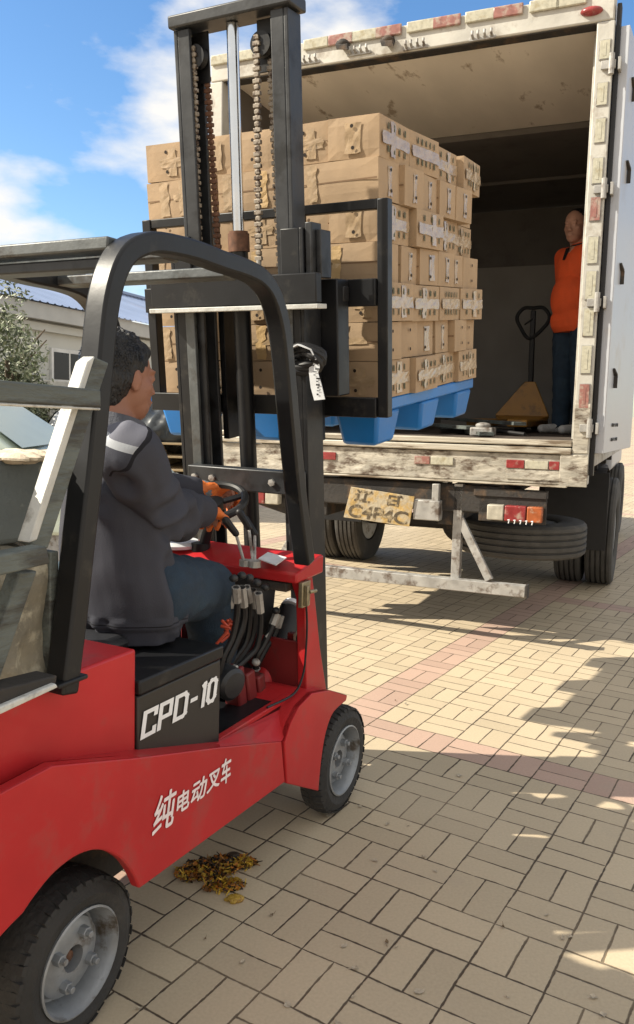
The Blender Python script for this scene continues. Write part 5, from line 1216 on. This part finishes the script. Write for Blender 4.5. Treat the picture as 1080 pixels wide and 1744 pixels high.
def foliage(name, c, r, nleaf, ls, cols, parent, seed=1, squash=1.0):
    rnd = random.Random(seed); m = MB(); c = Vector(c)
    cl = [(Vector((rnd.gauss(0, .42) * r[0], rnd.gauss(0, .42) * r[1], rnd.gauss(0, .42) * r[2])), rnd.uniform(.22, .42)) for _ in range(34)]
    for i in range(nleaf):
        cc, cr_ = rnd.choice(cl); d = Vector((rnd.gauss(0, 1), rnd.gauss(0, 1), rnd.gauss(0, 1))).normalized() * cr_ * rnd.uniform(.5, 1.05)
        p = c + cc + Vector((d.x * r[0], d.y * r[1], d.z * r[2])) * 1.0
        a = Vector((rnd.gauss(0, 1), rnd.gauss(0, 1), rnd.gauss(0, 1))).normalized(); b = a.orthogonal().normalized(); s = ls * rnd.uniform(.6, 1.4)
        m.add([p - a * s, p + b * s * .38, p + a * s, p - b * s * .38], [(0, 1, 2, 3)], rnd.choice(range(len(cols))) if rnd.random() < .8 else 0)
    return m.build(name, cols, parent, 0, False, False)
def leafm(name, c):
    m = mat(name, c, .55, 0, .25, 3); b = m.node_tree.nodes['Principled BSDF']; b.inputs['Subsurface Weight'].default_value = 0; return m
LF = [leafm('leaf_olive', (.10, .125, .055)), leafm('leaf_pale', (.21, .23, .14)), leafm('leaf_silver', (.30, .31, .23)), leafm('leaf_dark', (.045, .06, .025))]
DK = [leafm('hedge_dark', (.035, .045, .015)), leafm('hedge_mid', (.06, .07, .022)), leafm('hedge_olive', (.10, .10, .04))]
BARK = mat('bark', (.10, .075, .05), .9, 0, .3, 10, .8, 30)
def tree(c, top, r, n, ls, cols, label, seed, nm='bush'):
    e = thing(nm, label, nm, Matrix.Translation(Vector((c[0], c[1], 0))))
    m = MB(); rnd = random.Random(seed)
    m.sweep([(0, 0, 0), (.03, .02, top * .4), (0, .05, top * .75)], [.07, .055, .03], 8)
    for k in range(7):
        t = rnd.uniform(0, 6.28); m.sweep([(0, .02, top * (.3 + .05 * k)), (math.cos(t) * r[0] * .35, math.sin(t) * r[1] * .35, top * (.5 + .05 * k)), (math.cos(t) * r[0] * .7, math.sin(t) * r[1] * .7, top * (.62 + .05 * k))], [.03, .02, .008], 6)
    m.build('trunk', BARK, e)
    foliage('crown', (0, 0, top - r[2]), r, n, ls, cols, e, seed)
    return e
p = bg_pt(10, 640, 10.5); tree(p, 2.35, (.70, .8, .95), 7500, .035, LF, 'pale olive-leaved bushy tree at the left edge in front of the white building', 3, 'tree')
p = bg_pt(-120, 640, 9.5); tree(p, 2.4, (.9, .8, 1.0), 5000, .035, LF, 'olive-leaved tree cut off by the left edge of the view', 5, 'tree')
for i, (px, Y) in enumerate(((-30, 13.2), (60, 13.8), (150, 14.4))):
    p = bg_pt(px, 720, Y); tree(p, 1.30, (.95, .6, .66), 5200, .036, DK, ('dark clipped shrub at the left edge behind the rack', 'dark shrub right behind the white car at the left', 'dark shrub hidden partly behind the driver')[i], 30 + i, 'shrub')
# cars
def car(c, yaw, colr, label, scale=1.0, glass=None, tailglass=True, rnd_=.05):
    glass = glass or GLASS
    e = thing('parked_car', label, 'car', Matrix.Translation(c) @ Matrix.Rotation(yaw, 4, 'Z') @ Matrix.Scale(scale, 4))
    W2 = .86
    prof = [(-2.1, .35), (-2.15, .75), (-2.0, .92), (-1.75, 1.0), (-1.15, 1.02), (1.0, .98), (1.9, .85), (2.1, .65), (2.12, .35)]
    m = MB(); secs = []
    for y, s_, dz in ((-W2, .96, -.05), (-W2 * .94, .99, 0), (0, 1.0, .03), (W2 * .94, .99, 0), (W2, .96, -.05)): secs.append([Vector((x * s_, y, max(.3, z + (dz if z > .5 else 0)))) for x, z in prof])
    k = len(prof); m.add([v for s_ in secs for v in s_], [(i * k + j, (i + 1) * k + j, (i + 1) * k + (j + 1) % k, i * k + (j + 1) % k) for i in range(4) for j in range(k)] + [tuple(range(k)), tuple(4 * k + j for j in range(k))[::-1]])
    pt_ = mat('car_paint_' + label[:5], colr, .25, 0, .03, 2, coat=.5); m.build('body', pt_, e, .03)
    g = [(-1.75, .99), (-1.35, 1.40), (-.2, 1.46), (.45, 1.38), (1.05, .97)]
    m = MB(); secs = [[Vector((x * f_, y * (1 if z < 1.1 else .80), z)) for x, z in g] for y, f_ in ((-W2 * .93, 1), (W2 * .93, 1))]; k = len(g)
    m.add(secs[0] + secs[1], [tuple(range(k)), tuple(range(k, 2 * k))[::-1]] + [(j, k + j, k + (j + 1) % k, (j + 1) % k) for j in range(k)]); gh = m.build('cabin', pt_, e, rnd_)
    for sg in (-1, 1):
        m = MB(); m.add([(x, sg * (W2 * (.94 if z < 1.1 else .775) + .005), z) for x, z in ((-1.5, 1.03), (-1.25, 1.34), (-.25, 1.38), (.35, 1.33), (.8, 1.02))], [(0, 1, 2, 3, 4)]); m.build('side_window', GLASS, gh, 0, False)
    for xs, zs_ in (((-1.72, -1.38), (1.04, 1.37)), ((1.03, .50), (1.0, 1.35))):
        dx = -.02 if xs[0] < 0 else .02
        if dx < 0 and not tailglass: continue
        m = MB(); m.add([(xs[0] + dx, -.70, zs_[0] + .02), (xs[0] + dx, .70, zs_[0] + .02), (xs[1] + dx, .60, zs_[1] + .02), (xs[1] + dx, -.60, zs_[1] + .02)], [(0, 1, 2, 3)]); m.build('windscreen', glass, gh, 0, False)
    for x in (-1.3, 1.3):
        for y in (-.74, .74):
            m = MB(); m.lathe([(.2, -.1), (.3, -.1), (.315, -.06), (.315, .06), (.3, .1), (.2, .1)], (x, y, .315), (0, 1, 0), 24, closed=True); w_ = m.build('wheel', RUB, e)
            m = MB(); m.lathe([(.001, -.07), (.2, -.07), (.2, .07), (.001, .07)], (x, y, .315), (0, 1, 0), 20); m.build('rim', RIM, w_)
    for y in (-.6, .6):
        m = MB(); m.ell((-2.08, y, .78), (.04, .16, .07), 8); m.build('tail_light', LRED, e); m = MB(); m.ell((2.03, y, .68), (.06, .18, .07), 8); m.build('headlight', LWHT, e)
p = bg_pt(152, 720, 11.0); car(Vector((p.x, p.y + 1.4, 0)), rad(90), (.58, .60, .62), 'white hatchback parked behind the driver, its tail towards us', .84, None, False, .16)
p = bg_pt(45, 775, 6.0); car(Vector((p.x - .98, 6.6, 0)), rad(0), (.45, .53, .47), 'pale green car at the left edge, only its sloping windscreen in view', .92, mat('sky_toned_glass', (.30, .36, .32), .15, 0, .05, 2))  # windscreen colour has the reflected sky painted in
# stacked wooden pallets and tarpaulin heap
p = bg_pt(285, 745, 9.6)
for i in range(6):
    m = MB(); z = i * .145
    for k in range(6): m.box(-.5, .5, -.55 + k * .2, -.43 + k * .2, z + .11, z + .132)
    for x in (-.48, -.05, .38): m.box(x, x + .1, -.55, .57, z + .0, z + .108)
    o = m.build('wooden_pallet', mat('pallet_wood' + str(i), (.42, .32, .19), .85, 0, .25, 6, .3, 30), None, .003); o.matrix_world = Matrix.Translation((p.x, p.y, 0)) @ Matrix.Rotation(rad(-12 + i * 2), 4, 'Z')
    tag(o, ['bottom wooden pallet of the stack behind the driver', 'second wooden pallet up in the stack behind the driver', 'third wooden pallet up in the stack behind the driver', 'fourth wooden pallet up in the stack behind the driver', 'fifth wooden pallet up in the stack behind the driver', 'topmost wooden pallet under the black tarpaulin'][i], 'pallet', 'wooden pallets stacked behind the driver')
m = MB(); m.ell((0, 0, 1.0), (.62, .5, .26), 16); m.ell((-.4, .1, .98), (.4, .4, .2), 12); m.box(-.55, .5, -.5, .5, .88, .98)
o = baked(m, 'tarpaulin', mat('black_tarp', (.035, .04, .045), .4, 0, .3, 6), None, .03, 3, fold(.05, 6, 2)); o.matrix_world = Matrix.Translation((p.x, p.y + .0, 0)); tag(o, 'crumpled black tarpaulin heaped on the wooden pallets', 'tarpaulin')
m = MB(); m.box(-.3, .3, -.2, .2, 0, .02); 
for a in ((-.3, -.28, -.2, .2), (.28, .3, -.2, .2), (-.28, .28, -.2, -.18), (-.28, .28, .18, .2)): m.box(*a, .02, .26)
o = m.build('plastic_crate', BLUE, None, .006); q = bg_pt(292, 690, 10.4); o.matrix_world = Matrix.Translation((q.x + .05, q.y, 1.12)) ; tag(o, 'bright blue plastic crate behind the black tarpaulin', 'crate')
m = MB(); m.box(-.4, .4, -.3, .3, 0, 1.118); o = m.build('brick_pier', mat('grey_brick', (.3, .29, .27), .85, 0, .2, 8, .3, 40), None, .01); o.matrix_world = Matrix.Translation((q.x + .05, q.y, 0)); tag(o, 'grey masonry pier carrying the blue crate', 'pier')

# ================================================================== LITTER
PEEL = [mat('peel_orange', (.55, .22, .03), .6, 0, .3, 40), mat('peel_yellow', (.55, .36, .04), .55, 0, .3, 40), mat('peel_dark', (.035, .022, .012), .6, 0, .3, 40), mat('peel_brown', (.22, .10, .03), .7, 0, .3, 40)]
def heap(px, py, rx, ry, n, seed, w, ang=0):
    rnd = random.Random(seed); m = MB(); c = ground_pt(px, py)
    for i in range(n):
        t = rnd.uniform(0, 6.28); q = rnd.random() ** .6; p = Vector((math.cos(t) * q * rx, math.sin(t) * q * ry, 0)); p.rotate(Matrix.Rotation(ang, 3, 'Z'))
        z = rnd.uniform(.001, .018) * (1 - q * .6); u = Vector((rnd.gauss(0, 1), rnd.gauss(0, 1), rnd.gauss(0, .5))).normalized(); v = u.orthogonal().normalized(); s = rnd.uniform(.004, .012)
        a = c + p + Vector((0, 0, z + .003)); mi = rnd.choices((0, 1, 2, 3), w)[0]
        m.add([a - u * s, a - u * s * .3 + v * s * .5 + Vector((0, 0, s * .4)), a + u * s, a - v * s * .5], [(0, 1, 2, 3), (0, 3, 2, 1)], mi)
        if rnd.random() < .35: m.cap(a, s * .22, a + u * s * 1.8, s * .12, 5, mi)
    return m
o = heap(360, 1482, .105, .055, 620, 1, (5, 5, 5, 3), .45).build('peel_heap', PEEL, None, 0, False, False); tag(o, 'heap of crushed orange and dark fruit peel on the pavers by the forklift', 'fruit peel')
o = heap(417, 1474, .035, .022, 200, 2, (1, 5, 2, 1), .3).build('peel_heap', PEEL, None, 0, False, False); tag(o, 'small yellow clump of fruit peel right of the large heap', 'fruit peel')
m = heap(382, 1512, .06, .028, 210, 3, (2, 6, 1, 2), .2); o = m.build('peel_heap', PEEL, None, 0, False, False); tag(o, 'trail of yellowish peel bits between the heap and the squashed fruit', 'fruit peel')
m = MB(); c = ground_pt(401, 1534); m.ell((0, 0, .006), (.022, .015, .009), 10)
for k in range(5): m.ell((-.02 + .008 * k, .012 * math.sin(k * 2.1), .003), (.010, .007, .004), 6)
o = baked(m, 'squashed_fruit', mat('fruit_yellow', (.42, .26, .03), .5, 0, .3, 60, .5, 120, (.20, .10, .02), .4, 60), None, .0016, 1, fold(.0018, 160)); o.matrix_world = Matrix.Translation(c); tag(o, 'squashed yellow fruit half lying in front of the peel heap', 'fruit')
m = MB(); c = ground_pt(398, 1462); m.ell(c + Vector((0, 0, .009)), (.022, .014, .010), 8); o = m.build('squashed_fruit', PEEL[2], None); tag(o, 'black rotten fruit half behind the peel heap', 'fruit')
LEAF = [mat('dry_leaf_pale', (.42, .36, .27), .8, 0, .25, 60), mat('dry_leaf_brown', (.16, .11, .06), .8, 0, .25, 60)]
spots = [(637, 1467), (600, 1700), (583, 1612), (660, 1608), (605, 1652), (615, 1375), (694, 1408), (785, 1322), (671, 1194), (720, 1460), (745, 1485), (676, 1615), (712, 1690), (858, 1580), (972, 1598), (1010, 1700), (238, 1720), (210, 1560), (465, 1560), (573, 1744), (660, 1405), (867, 1700), (490, 1712), (800, 1210), (690, 1200), (1030, 1730), (960, 1600), (560, 1390), (350, 1600), (415, 1640), (930, 1560), (555, 1160), (570, 1153)]
rnd = random.Random(31); protos = []
for k in range(5):
    m = MB(); vs = []; n_ = 7; big = (1, .7, 1.2, .6, .9)[k]
    for i in range(n_): t = 2 * math.pi * i / n_; r_ = .010 * big * rnd.uniform(.6, 1.3); vs.append((math.cos(t) * r_ * 1.3, math.sin(t) * r_, .002 + abs(rnd.gauss(0, .004))))
    vs.append((0, 0, .002)); m.add(vs, [(i, (i + 1) % n_, n_) for i in range(n_)]); m.cap((.01, 0, .003), .001, (.022, .004, .006), .0006, 5); protos.append(m.mesh('dry_leaf', [LEAF[0] if k != 3 else LEAF[1]], False))
for i, (px, py) in enumerate(spots):
    me = protos[i % 5]; o = bpy.data.objects.new('dry_leaf', me); COL.objects.link(o); c = ground_pt(px + rnd.uniform(-3, 3), py); o.matrix_world = Matrix.Translation(c + Vector((0, 0, .001))) @ Matrix.Rotation(rnd.uniform(0, 6.28), 4, 'Z') @ Matrix.Scale(rnd.uniform(.45, .85), 4)
    tag(o, 'small curled dry leaf scrap lying on the pavers', 'leaf', 'dry leaf scraps scattered over the pavers')
